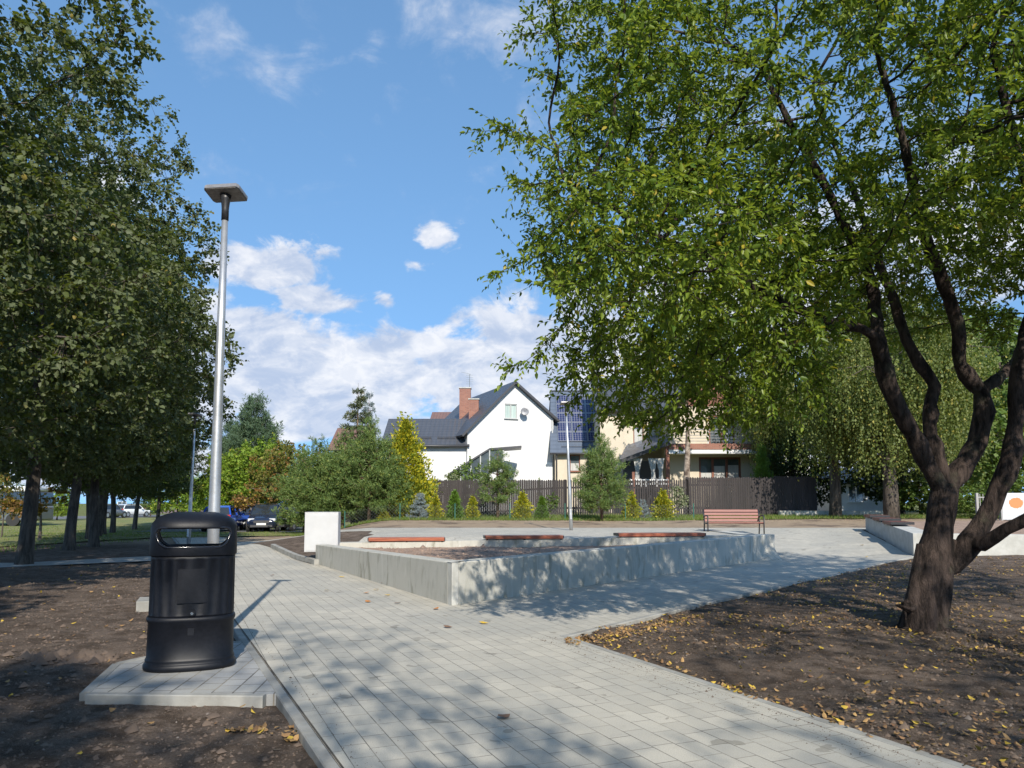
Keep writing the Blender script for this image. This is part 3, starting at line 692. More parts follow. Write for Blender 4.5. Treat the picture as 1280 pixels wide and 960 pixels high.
    # flat panel bent over the ribs, lock, small embossed square
    def panel(x0, x1, z0, z1, off, nm, th=.01):
        mm = MB(); xs = np.linspace(x0, x1, 13)
        for za, zb in ((z0, z1),):
            fr = [[(x, -(ysurf(x)+off-.004), z) for x in xs] for z in (za, zb)]
            bk = [[(x, -(ysurf(x)+off-.004-th), z) for x in xs] for z in (za, zb)]
            for i in range(12):
                vs = [fr[0][i], fr[0][i+1], fr[1][i+1], fr[1][i], bk[0][i], bk[0][i+1], bk[1][i+1], bk[1][i]]
                fs = [(0, 1, 2, 3), (0, 4, 5, 1), (3, 2, 6, 7)]
                if i == 0: fs.append((0, 3, 7, 4))
                if i == 11: fs.append((1, 5, 6, 2))
                mm.add(vs, fs)
        return mm.build(nm, 'bin', r)
    panel(-.105, .115, .515, .775, .004, 'front_panel', .03)
    panel(-.018, .030, .27, .325, .002, 'emblem_plate', .008)
    m = MB(); m.tube([(.01, -B-.012+.02, .443), (.01, -B-.014, .443)], .026, 20); ld = m.build('lock_boss', 'bin', r, smooth=False)
    m = MB(); m.tube([(.01, -B-.010, .438), (.01, -B-.022, .438)], .011, 16); m.build('lock', 'steel_lock', ld)
    return r
bin_().scale = (1.10, 1.10, 1.125)

# ------------------------------------------------------------ street lamps
M['galv'] = pbr('galvanised_steel', (.56, .57, .58), (.44, .45, .46), 5, .42, .1, metal=.75)
M['lamp_grey'] = pbr('lamp_housing', (.20, .20, .21), (.26, .26, .27), 12, .45, metal=.3)
M['black_paint'] = None
M['lens'] = pbr('lamp_lens', (.30, .28, .26), (.18, .16, .15), 26, .3)
def lamp(x, y, h, r0, r1, rz, label, lean=(0, 0), dz=0.0):
    r = empty('street_lamp', (x, y, g(x, y)-.02+dz), 0, label, 'street lamp', 'slim grey street lamps')
    r.rotation_euler = (lean[1], lean[0], rz)
    m = MB(); m.tube([(0, 0, 0), (0, 0, h*.3), (0, 0, h*.6), (0, 0, h-.1)], [r0, r0*.9+r1*.1, (r0+r1)/2, r1], 24); p = m.build('pole', 'galv', r, smooth=True)
    m = MB(); m.box((0, -r0*.96, .55), (r0*1.1, .012, .32)); m.build('service_door', 'galv', p, bevel=.004)
    m = MB(); m.tube([(0, 0, h-.18), (0, 0, h-.06), (0, 0, h-.02), (0, 0, h+.05), (0, 0, h+.09)], [r1*1.2, r1*1.2, r1*1.3, r1*1.6, r1*1.9], 16); m.build('collar', 'steel_black', r, smooth=True)
    # flat tilted head: housing on top, patterned lens below
    hd = MB(); ring = [(-.20, -.02), (-.17, .02), (-.06, .035), (.06, .035), (.17, .02), (.20, -.02)]
    W_, D_ = .195, .125
    o8 = [(-W_+.02, -D_), (W_-.02, -D_), (W_, -D_+.03), (W_, D_-.03), (W_-.02, D_), (-W_+.02, D_), (-W_, D_-.03), (-W_, -D_+.03)]
    tilt = Matrix.Rotation(math.radians(-15), 3, 'X')
    def R8(z, k): return [tilt @ Vector((a*k, b*k, z)) + Vector((0, 0, h+.10)) for a, b in o8]
    hd.loft([R8(0, 1), R8(.012, 1.01), R8(.035, 1.0), R8(.05, .93)]); hh = hd.build('lamp_head', 'lamp_grey', r)
    m = MB(); m.loft([R8(-.006, .93), R8(-.001, .94)]); m.build('lens', 'lens', hh)
    return r
LP1 = (-3.05, 7.9)
lamp(*LP1, 4.62, .060, .031, math.radians(-8), 'tall steel street lamp standing right behind the black bin', lean=(math.radians(.2), 0))
p = gp(239, 24.5); lamp(p.x, p.y, 4.15, .062, .032, math.radians(-15), 'pale street lamp on the left in front of the row of trees', lean=(math.radians(1.0), 0), dz=0)
p = gp(713.5, 26); lamp(p.x, p.y, 4.2, .06, .032, math.radians(5), 'street lamp in the middle in front of the solar panel roof', lean=(math.radians(-2.0), 0))

# ------------------------------------------------------------ utility cabinet
M['white_plastic'] = pbr('white_cabinet', (.46, .465, .47), (.43, .435, .44), 3, .45, .05)
c = Vector((-4.62, 18.9, .28)); cb = empty('utility_cabinet', c, math.radians(4), 'plain white utility cabinet box at the end of the planter wall', 'cabinet')
m = MB(); m.box((0, 0, .45), (.80, .40, .94)); m.build('housing', 'white_plastic', cb, bevel=.012)
m = MB(); m.box((0, 0, .928), (.806, .406, .02)); m.build('lid', 'white_plastic', cb, bevel=.008)
m = MB(); m.box((.01, -.205, .44), (.74, .012, .86)); dr = m.build('door', 'white_plastic', cb, bevel=.004)
m = MB(); m.box((.30, -.216, .46), (.02, .012, .10)); m.build('handle', 'white_plastic', dr)

# ------------------------------------------------------------ bench with backrest
def bench(px0, px1, Y, label):
    a = gp(px0, Y); b = gp(px1, Y); w = b.x-a.x; c = (a+b)/2
    r = empty('park_bench', (c.x, c.y, g(c.x, c.y)), math.radians(-1), label, 'bench')
    # faces the viewer: seat at front
    M['bench_wood'] = pbr('bench_red_wood', (.20, .047, .030), (.15, .035, .023), 3, .5, .3, sc=(1, 12, 12), bd=.003)
    m = MB()
    for i in range(5): m.box((0, -.22+i*.095, .43+i*-.004), (w-.10, .085, .032))
    m.build('seat', 'bench_wood', r, bevel=.006)
    m = MB()
    for i in range(4): m.box((0, .245+i*.028, .50+i*.102), (w-.10, .03, .082), rx=math.radians(-14))
    m.build('backrest', 'bench_wood', r, bevel=.006)
    for s in (-1, 1):
        x = s*(w/2-.03); m = MB()
        m.tube([(x, -.24, 0), (x, -.25, .30), (x, -.26, .62), (x, -.20, .655), (x, .06, .65), (x, .24, .62)], .022, 8)
        m.tube([(x, .30, 0), (x, .22, .40), (x, .26, .62), (x, .34, .86)], .022, 8)
        m.tube([(x, -.25, .41), (x, .22, .40)], .02, 8)
        m.build('leg', 'steel_black', r, smooth=True)
    return r
bench(880, 951, 25.0, 'red slatted park bench with black steel frame and backrest facing the planter')

# ------------------------------------------------------------ trees: crowns grown by space colonisation
def colonise(seed_nodes, seed_par, pts, di=1.3, dk=.3, step=.2, iters=160, up=.0, rng=None):
    nodes = [Vector(p) for p in seed_nodes]; par = list(seed_par)
    P = np.array(pts); n = len(P); alive = np.ones(n, bool)
    best = np.full(n, 1e9); bi = np.full(n, -1)
    NA = np.array([tuple(v) for v in nodes])
    for i in range(len(NA)):
        d = ((P-NA[i])**2).sum(1); k = d < best; best[k] = d[k]; bi[k] = i
    r = rng or np.random.default_rng(0)
    for it in range(iters):
        k = alive & (best < di*di)
        if not k.any(): break
        acc = {}
        for i in np.nonzero(k)[0]:
            acc.setdefault(int(bi[i]), []).append(i)
        new = []
        for b, ids in acc.items():
            q = np.array(nodes[b]); v = P[ids]-q; v /= np.linalg.norm(v, axis=1)[:, None]+1e-9; d = v.sum(0)
            d = d/(np.linalg.norm(d)+1e-9)+r.normal(0, .12, 3)+np.array([0, 0, up]); d /= np.linalg.norm(d)
            w = q+d*step; new.append((b, w))
        if not new: break
        cnt = 0
        for b, w in new:
            d = ((P-w)**2).sum(1)
            nodes.append(Vector(w)); par.append(b); i = len(nodes)-1
            kk = d < best; best[kk] = d[kk]; bi[kk] = i; cnt += kk.sum()
        alive &= ~(best < dk*dk)
        if cnt == 0: break
    return nodes, par
def branch_mesh(nodes, par, r_tip, expo, rmin_seed=None, mesh_mat='bark', name='trunk', sides=(9, 5, 3), rcap=None):
    n = len(nodes); ch = [[] for _ in range(n)]
    for i, p in enumerate(par):
        if p >= 0: ch[p].append(i)
    R = np.full(n, r_tip)
    for i in range(n-1, -1, -1):
        if ch[i]: R[i] = (sum(R[c]**expo for c in ch[i]))**(1/expo)
    if rmin_seed:
        for i, v in rmin_seed.items(): R[i] = v
    if rcap is not None: R = np.minimum(R, rcap)
    mb = MB(); stack = [i for i in range(n) if par[i] < 0]
    while stack:
        s = stack.pop(); chain = ([par[s]] if par[s] >= 0 else [])+[s]; cur = s
        while ch[cur]:
            k = max(ch[cur], key=lambda c: R[c])
            for c in ch[cur]:
                if c != k: stack.append(c)
            chain.append(k); cur = k
        rad = [float(R[c]) for c in chain]
        if par[s] >= 0: rad[0] = min(rad[0], rad[1]*1.15)
        if len(chain) < 2: continue
        mr = max(rad); k = sides[0] if mr > .035 else (sides[1] if mr > .012 else sides[2])
        mb.tube([nodes[c] for c in chain], rad, k, cap=False)
    return mb, R, ch
def unit(v): return v/(np.linalg.norm(v, axis=-1, keepdims=True)+1e-9)
def leaves_np(P, D, size, wid, seed, droop=.35, fold=.18, nrm_up=.6, simple=False):
    """one blade per row: P base, D direction"""
    r = np.random.default_rng(seed); n = len(P)
    s = size*r.uniform(.65, 1.25, n)[:, None]; D = unit(D+np.array([0, 0, -droop])*r.uniform(.3, 1.3, n)[:, None])
    up = unit(r.normal(0, 1, (n, 3))*(1-nrm_up)+np.array([0, 0, 1])*nrm_up)
    V_ = unit(np.cross(D, up)); U = np.cross(V_, D); w = wid*s
    if simple:
        pts = [P, P+D*s*.5+V_*w, P+D*s, P+D*s*.5-V_*w]; k = 4; f = [[0, 1, 2, 3]]
    else:
        pts = [P, P+D*s*.30+V_*w+U*s*fold*.6, P+D*s*.68+V_*w*.75+U*s*fold*.4, P+D*s-U*s*fold*.5, P+D*s*.68-V_*w*.75+U*s*fold*.4, P+D*s*.30-V_*w+U*s*fold*.6]
        k = 6; f = [[0, 3, 2, 1], [0, 5, 4, 3]]
    V = np.stack(pts, 1).reshape(-1, 3); b = np.arange(n)[:, None]*k
    Fq = np.concatenate([b+np.array([q]) for q in f], 0)
    return V, Fq
def shoots(nodes, par, R, ch, rmax, per, length, nleaf, size, wid, seed, droop=.35, simple=False, twig=True, sag=-.02, fold=.18, bend=.25):
    """short leafy twigs off every thin branch node"""
    r = np.random.default_rng(seed); src = [i for i in range(len(nodes)) if R[i] < rmax and par[i] >= 0]
    NP = np.array([tuple(nodes[i]) for i in src]); DP = unit(np.array([tuple(nodes[i]-nodes[par[i]]) for i in src]))
    NP = np.repeat(NP, per, 0); DP = np.repeat(DP, per, 0); n = len(NP)
    d = unit(DP+r.normal(0, .62, (n, 3))); ln = length*r.uniform(.45, 1.35, n)[:, None]
    t = (np.arange(nleaf)+.6)/nleaf
    curve = np.array([0, 0, 1.0])
    P = NP[:, None]+d[:, None]*ln[:, None]*t[None, :, None]+curve*(sag*t**2)[None, :, None]*1.0
    side = unit(np.cross(d, unit(r.normal(0, 1, (n, 3)))))[:, None]*np.where(np.arange(nleaf) % 2 == 0, 1, -1)[None, :, None]
    D = d[:, None]*.75+side*.8+r.normal(0, .25, (n, nleaf, 3))
    V, Fq = leaves_np(P.reshape(-1, 3), unit(D.reshape(-1, 3)), size, wid, seed+1, droop, fold, simple=simple)
    tw = None
    if twig:
        a = NP; b = NP+d*ln+curve*sag; w = unit(np.cross(d, np.array([0, 0, 1.])))*.0022
        tv = np.stack([a-w, a+w, b+w*.5, b-w*.5], 1).reshape(-1, 3); w2 = np.array([0, 0, .0022])
        tv2 = np.stack([a-w2, a+w2, b+w2*.5, b-w2*.5], 1).reshape(-1, 3)
        tw = np.concatenate([tv, tv2])
    return V, Fq, tw
def ell_points(n, c, rad, seed, keep=None, shell=.0):
    r = np.random.default_rng(seed); o = []
    while len(o) < n:
        v = r.uniform(-1, 1, (n*3, 3)); q = (v**2).sum(1); k = (q < 1) & (q > shell)
        P = np.array(c)+v[k]*np.array(rad)
        if keep is not None: P = P[keep(P)]
        o.extend(P.tolist())
    return np.array(o[:n])
def clump(P, s, thr, seed):
    r = np.random.default_rng(seed); a = r.uniform(0, 100, 3)
    v = vnoise(P[:, 0]+a[0]+P[:, 2]*.7, P[:, 1]+a[1]-P[:, 2]*.4, s, seed)+vnoise(P[:, 2]*1.2+a[2], P[:, 0]-P[:, 1]*.5+50, s, seed+1)
    return v > thr
def add_twigs(mb, tw):
    if tw is None: return
    n = len(mb.v); mb.v.extend(map(tuple, tw)); k = len(tw)//4
    for i in range(k): mb.f.append((n+4*i, n+4*i+1, n+4*i+2, n+4*i+3)); mb.mi.append(0)

# ---- the leaning multi-stemmed fruit tree on the right
def main_tree():
    Y = 9.0
    limbs = {  # polyline in (px, py, depth), radius at start / end, parent limb & index
     'trunk': ([(1152, 790, 9.0), (1156, 752, 9.0), (1163, 712, 9.0), (1172, 672, 9.0), (1178, 640, 9.0), (1181, 618, 9.0)], (.205, .155), None),
     'a': ([(1163, 588, 8.95), (1147, 555, 8.9), (1127, 517, 8.8), (1110, 482, 8.75), (1104, 450, 8.7), (1098, 424, 8.6)], (.108, .088), ('trunk', 5)),
     'a1': ([(1078, 412, 8.5), (1050, 406, 8.4), (1018, 394, 8.2), (975, 378, 8.0), (930, 350, 7.8), (880, 318, 7.7), (830, 300, 7.7), (770, 262, 7.8), (720, 232, 7.9)], (.062, .018), ('a', 5)),
     'a2': ([(1094, 385, 8.7), (1085, 340, 8.8), (1060, 290, 8.7), (1030, 230, 8.6), (985, 150, 8.5), (950, 80, 8.5)], (.075, .025), ('a', 5)),
     'b': ([(1176, 585, 9.05), (1164, 545, 9.1), (1163, 505, 9.15), (1168, 482, 9.15), (1150, 455, 9.2), (1133, 425, 9.3), (1120, 385, 9.4), (1105, 345, 9.5), (1085, 290, 9.7), (1060, 220, 9.9), (1020, 130, 10)], (.085, .025), ('trunk', 5)),
     'c': ([(1200, 590, 9.1), (1222, 552, 9.1), (1230, 515, 9.1), (1227, 490, 9.1)], (.125, .10), ('trunk', 5)),
     'c1': ([(1207, 468, 9.0), (1198, 440, 8.9), (1198, 405, 8.8), (1185, 370, 8.7), (1172, 335, 8.6), (1150, 270, 8.4), (1130, 180, 8.2), (1100, 80, 8.0)], (.095, .03), ('c', 3)),
     'c2': ([(1245, 474, 9.2), (1262, 462, 9.4), (1275, 440, 9.6), (1290, 400, 9.9), (1300, 330, 10.2), (1290, 240, 10.4)], (.075, .025), ('c', 3)),
     'd': ([(1192, 705, 8.95), (1212, 678, 8.9), (1232, 648, 8.9), (1248, 612, 8.85), (1263, 575, 8.8), (1270, 530, 8.8), (1272, 480, 8.75), (1280, 430, 8.7), (1296, 370, 8.6), (1300, 290, 8.3), (1270, 180, 8.0), (1240, 60, 7.8)], (.12, .03), ('trunk', 2)),
     'e': ([(1230, 680, 8.7), (1258, 662, 8.5), (1290, 645, 8.3), (1340, 610, 8.2), (1400, 540, 8.2), (1450, 430, 8.2), (1480, 300, 8.2)], (.075, .025), ('d', 1)),
    }
    nodes = []; par = []; rs = {}; idx = {}
    for k, (pts, (ra, rb), pr) in limbs.items():
        ids = []; last = -1 if pr is None else idx[pr[0]][pr[1]]
        P = [at(*p) for p in pts]
        if pr is not None: P = [nodes[last]]+P
        m = []
        for i in range(len(P)-1):                       # Catmull-like refinement so bends are rounded
            p0 = P[max(i-1, 0)]; p1 = P[i]; p2 = P[i+1]; p3 = P[min(i+2, len(P)-1)]; ns = max(1, int((p2-p1).length/.13))
            for j in range(ns):
                t = (j+1)/ns
                m.append((.5*((2*p1)+(-p0+p2)*t+(2*p0-5*p1+4*p2-p3)*t*t+(-p0+3*p1-3*p2+p3)*t**3), i+1 if j == ns-1 else None))
        if pr is None: nodes.append(P[0]); par.append(-1); rs[0] = ra*1.25; ids.append(0); last = 0
        tot = len(m)
        for j, (q, key) in enumerate(m):
            nodes.append(q+Vector(RNG.normal(0, .006, 3))); par.append(last); last = len(nodes)-1
            tt = (j+1)/tot; rs[last] = (ra+(rb-ra)*tt)*(1+.10*float(RNG.normal()))
            if pr is None and j < 5: rs[last] *= 1.0+.10*(1-j/5)
            if key is not None: ids.append(last)
        idx[k] = ids
    def keep(P):
        x, y, z = P.T
        pxx = 640+F*x/np.maximum(y, .5)
        low = 2.3+.55*S(1.0, 2.2, x)+1.0*S(2.8, 4.5, x)+.3*S(5.2, 7.5, x)+.4*(1-S(.2, 2.2, x))
        return (z > low+.35*vnoise(x, y, 1.0, 5)) & (y > 4.6+.0*x) & clump(P, 1.0, -.17, 71)
    A = ell_points(5200, (4.7, 8.5, 5.4), (4.75, 3.9, 3.7), 5, keep)
    B = ell_points(160, (1.0, 8.3, 5.2), (.9, 1.2, .5), 6); C2 = ell_points(150, (.95, 8.2, 4.1), (.85, 1.1, .4), 7); D2 = ell_points(150, (1.2, 8.4, 3.2), (.8, 1.0, .35), 8)
    E2 = ell_points(500, (2.0, 8.2, 2.75), (1.5, 1.5, .6), 9); E3 = ell_points(260, (1.1, 8.0, 6.6), (1.0, 1.2, .6), 19)
    arms = []
    for a_, b_ in (((1.6, 8.2, 5.0), (-.42, 8.2, 5.6)), ((1.5, 8.2, 4.2), (-.38, 8.1, 3.95)), ((1.6, 8.3, 3.3), (-.12, 8.2, 2.95)), ((1.9, 8.2, 6.3), (.25, 8.2, 6.95)), ((1.6, 8.0, 4.6), (-.15, 7.8, 4.7)), ((2.0, 8.0, 2.6), (.75, 8.0, 2.3))):
        q_ = np.random.default_rng(int(abs(b_[0])*100)+3); t_ = q_.random(70)[:, None]; arms.append(np.array(a_)*(1-t_)+np.array(b_)*t_+q_.normal(0, 1, (70, 3))*np.array([.1, .22, .13])*(1.15-t_))
    E5 = ell_points(300, (1.3, 6.3, 3.55), (1.15, 1.1, .7), 39)
    E4 = ell_points(900, (8.5, 8.3, 6.2), (2.6, 3.4, 3.0), 29)
    pts = np.concatenate([A, B, C2, D2, E2, E3, E4, E5]+arms)
    nn, pp = colonise(nodes, par, pts, di=1.5, dk=.26, step=.17, iters=120, rng=np.random.default_rng(3))
    mb, R, ch = branch_mesh(nn, pp, .0042, 2.15, rs, sides=(14, 6, 4), rcap=None)
    root = empty('fruit_tree', tuple(nodes[0]), 0, 'leaning fruit tree with several dark crooked stems and dense green crown on bare soil', 'tree')
    V, Fq, tw = shoots(nn, pp, R, ch, .0125, 4, .27, 8, .067, .25, 51, droop=.40, sag=-.03)
    V2, Fq2, tw2 = shoots(nn, pp, R, ch, .0055, 1, .42, 9, .062, .23, 57, droop=.35, sag=.03)
    add_twigs(mb, tw); add_twigs(mb, tw2)
    ofs = -nodes[0]
    # buttress knots and broken stub near the base
    b0 = nodes[0]
    mb.tube([b0+Vector((.10, -.1, -.12)), b0+Vector((.12, -.11, .15)), b0+Vector((.20, -.09, .45)), b0+Vector((.27, -.04, .80)), b0+Vector((.36, 0, 1.05))], [.16, .125, .115, .115, .11], 12)
    mb.tube([b0+Vector((-.12, -.03, -.12)), b0+Vector((-.10, -.06, .2)), b0+Vector((-.02, -.03, .6)), b0+Vector((.05, 0, 1.0))], [.15, .12, .10, .06], 12)
    mb.tube([b0+Vector((.0, -.15, -.12)), b0+Vector((.03, -.15, .25)), b0+Vector((.10, -.12, .7))], [.12, .08, .04], 10)
    st = b0+Vector((-.12, -.08, .30))
    for k in range(7): mb.tube([st, st+Vector((-.08-.05*RNG.random(), -.03+.05*float(RNG.normal()), .02+.05*float(RNG.normal()))), st+Vector((-.15-.07*RNG.random(), -.05+.06*float(RNG.normal()), .05*float(RNG.normal())))], [.05, .03, .008], 6)
    for k in (): mb.tube([b0+Vector((.03+.05*k*.3, -.22, .16+.06*k)), b0+Vector((.05+.05*k*.3, -.27, .17+.06*k))], [.045, .02], 7)
    for a in np.linspace(0, 2*PI, 8)[:-1]: q = .8+.5*RNG.random(); mb.tube([b0+Vector((math.cos(a)*.10, math.sin(a)*.10, .20)), b0+Vector((math.cos(a)*.20*q, math.sin(a)*.20*q, .03)), b0+Vector((math.cos(a)*.36*q, math.sin(a)*.34*q, -.02)), b0+Vector((math.cos(a+.2)*.6*q, math.sin(a+.2)*.55*q, -.09))], [.10, .08, .05, .03], 8)
    mb.v = [tuple(Vector(v)+ofs) for v in mb.v]
    mb.build('trunk', 'bark', root, smooth=True, fixn=False)
    V = np.concatenate([V, V2]); Fq = np.concatenate([Fq, Fq2+(len(V)-len(V2))])
    link('crown', np_mesh('crown', V+np.array(ofs), Fq), 'leaf_main', root)
    print('main tree nodes', len(nn), 'leaves', len(Fq)//2)
    # shoot with a few ivy leaves at the fork
    return root
main_tree()

# ---- lindens of the row on the left
def broadleaf(seed, H, rad, zlow, trunk_r, npts, nshoot, size, wid, leafm, barkm, di=1.9, dk=.42, step=.3, simple=False, nleaf=6, ln=.36, droop=.55, conic=.6, lean=0, sag=-.05, tipr=.006, thr=-.25, per=None):
    r = np.random.default_rng(seed)
    tr = [Vector((lean*z/H+.10*math.sin(z*.9+seed), .08*math.cos(z*.7+seed), z)) for z in np.linspace(-.1, H*.72, max(6, int(H*.72/.4)))]
    nodes = tr; par = list(range(-1, len(tr)-1)); n = len(tr)
    rs = {i: trunk_r*(1-.80*(i/(n-1)))*(1.22 if i == 0 else 1.06 if i == 1 else 1) for i in range(n)}
    def env(P):
        x, y, z = P.T; u = (z-zlow)/(H-zlow); prof = np.where(u < .3, .72+.28*np.sin(np.clip(u/.3, 0, 1)*PI/2), 1-(np.clip((u-.3)/.7, 0, 1))**1.5*conic-.0)
        prof = prof*np.sqrt(np.clip((1-u)*6, 0, 1))*np.sqrt(np.clip(u*7+.35, 0, 1))
        a = np.arctan2(y, x); w = 1+.14*np.sin(3*a+seed)+.10*np.sin(z*2.1+2*a)
        rr_ = np.hypot(x-lean*z/H, y)/(rad*prof*w+1e-6)
        return (rr_ < 1) & (u > 0) & (u < 1) & clump(P, 1.25, thr, seed+5) & ((rr_ > .35) | (r.random(len(x)) < .3))
    pts = ell_points(npts, (0, 0, (H+zlow)/2), (rad*1.35, rad*1.35, (H-zlow)/1.45), seed, env)
    nn, pp = colonise(nodes, par, pts, di=di, dk=dk, step=step, iters=90, rng=r)
    mb, R, ch = branch_mesh(nn, pp, tipr, 2.3, rs, sides=(10, 5, 3))
    V, Fq, tw = shoots(nn, pp, R, ch, tipr*3.4, nshoot, ln, nleaf, size, wid, seed+9, droop=droop, simple=simple, sag=sag)
    if not simple: add_twigs(mb, tw)
    mt = mb.mesh('trunk', True); mt.materials.append(M[barkm])
    mc = np_mesh('crown', V, Fq); mc.materials.append(M[leafm])
    print('broadleaf', seed, len(nn), 'leaves', len(Fq))
    return mt, mc
def plant(kind, meshes, loc, rz=0, sc=1.0, label='', cat='tree', group=None, parts=('trunk', 'crown'), mats=None):
    s = sc if isinstance(sc, tuple) else (sc, sc, sc)
    o = empty(kind, loc, rz, label, cat, group); o.scale = s
    for nm, me in zip(parts, meshes):
        if me is None: continue
        c = bpy.data.objects.new(nm, me); COL.objects.link(c); c.parent = o
    return o
lin_near = broadleaf(101, 13.5, 3.8, 2.2, .185, 4600, 7, .088, .42, 'leaf_linden', 'bark_linden', tipr=.005)
lin_mid = broadleaf(102, 13.0, 3.8, 2.3, .17, 3000, 8, .105, .44, 'leaf_linden', 'bark_linden', simple=True, tipr=.006)
row = [((-9.7, 11.6), 0, 1.0, 0, 'linden cut by the left edge of the photo, its crown the nearest of the row'),
       ((-11.55, 18.5), 1.9, 1.0, 0, 'linden with split grey trunk standing just behind the narrow footpath'),
       ((-13.7, 24.2), 3.6, .98, 1, 'linden with leaning trunk, second trunk behind the footpath'),
       ((-14.0, 26.0), 5.0, .97, 1, 'linden with thick straight trunk close beside the leaning one'),
       ((-17.0, 31.0), .8, .95, 1, 'slim linden fourth from the footpath, seen right of the thick trunk'),
       ((-18.4, 34.5), 2.6, .95, 1, 'linden fifth from the footpath in the shaded row'),
       ((-20.0, 38.0), 4.2, .95, 1, 'linden sixth from the footpath in the shaded row'),
       ((-22, 42.5), 1.2, .92, 1, 'thin linden seventh from the footpath in the row'),
       ((-24.3, 50.0), 3.0, .9, 1, 'far linden behind the left street lamp'),
       ((-26.6, 58.0), 2.0, .9, 1, 'farthest linden at the end of the row above the car park'),
       ]
for (x, y), rz, s, k, lab in row:
    plant('linden_tree', (lin_near, lin_mid)[k], (x, y, g(x, y)-.05), rz, s, lab, 'tree', 'lindens in a row on the left')
# trees behind the viewer that throw the dappled shade
for (x, y), rz, s, lab in (((-9.2, 2.6), 2.2, .95, 'linden left of the viewer, beyond the edge of the photo'),
                           ((-6.9, -4.2), .4, .95, 'linden behind the viewer on the left, outside the photo'),
                           ((-2.8, -9.5), 4.4, 1.0, 'linden well behind the viewer, outside the photo'),):
    plant('linden_tree', lin_mid, (x, y, g(x, y)-.05), rz, s, lab, 'tree', 'lindens in a row on the left')
fr_sh = broadleaf(140, 8.2, 3.9, 2.4, .2, 1700, 2, .085, .3, 'leaf_main', 'bark', simple=True, conic=.5, tipr=.006, thr=-.05)
for (x, y), rz, s, lab in (((6.9, -1.4), 0, (1.0, 1.0, 1.28), 'fruit tree behind the viewer on the right, outside the photo'), ((5.0, -8.0), 2.5, 1.1, 'fruit tree far behind the viewer, outside the photo'), ((0.3, -6.6), 1.5, (.86, .86, 1.36), 'tall narrow fruit tree behind the viewer, outside the photo')):
    plant('fruit_tree', fr_sh, (x, y, -.05), rz, s, lab, 'tree')

# ---- conifers
def pine_mesh(seed, H, rad, zlow, n_sh, nl, w, mat, cone=.45, cn=12, open_=0.0, barkm='bark_pine', trunk_r=.09):
    """bushy pine: whorled limbs that end in upright brushes of needles"""
    r = np.random.default_rng(seed); mb = MB()
    mb.tube([(0, 0, -.1), (.05, 0, H*.3), (0, .04, H*.7), (0, 0, H*.97)], [trunk_r, trunk_r*.8, trunk_r*.4, .01], 8)
    P = []; D = []
    nl_ = int(H/.42)
    for i in range(nl_):
        z = zlow+(H*.96-zlow)*i/(nl_-1); u = (z-zlow)/(H-zlow); R_ = rad*(np.interp(u, [0, .18, .5, .8, 1], [.80, 1, 1-.35*cone, .62-.35*cone, .08]))
        for k in range(cn if u < .7 else cn//2):
            a = r.uniform(0, 2*PI); L_ = R_*r.uniform(.6, 1.1); e = np.array([math.cos(a), math.sin(a), r.uniform(.05, .35)+.5*u])
            b = np.array([0, 0, z]); tip = b+e*L_; mb.tube([b, b+e*L_*.5-np.array([0, 0, .04]), tip], [.022, .014, .006], 4, cap=False)
            m_ = max(2, int(n_sh*L_/rad))
            t = r.uniform(.35, 1.0, m_)[:, None]; q = b+e*L_*t+r.normal(0, .13*rad/2+.05, (m_, 3))*np.array([1, 1, .8])
            P.append(q); D.append(unit(e*.6+r.normal(0, .3, (m_, 3))+np.array([0, 0, .75])))
    P = np.concatenate(P); D = np.concatenate(D); m_ = len(P)
    kk = 11; tt = r.random((m_, kk, 1))*.8
    base = P[:, None]+D[:, None]*nl*1.4*tt; dd = unit(D[:, None]*.75+unit(r.normal(0, 1, (m_, kk, 3)))*.85)
    V, Fq = leaves_np(base.reshape(-1, 3), dd.reshape(-1, 3), nl, w, seed+2, droop=0, simple=True, nrm_up=0)
    mt = mb.mesh('trunk', True); mt.materials.append(M[barkm]); mc = np_mesh('crown', V, Fq); mc.materials.append(M[mat])
    return mt, mc
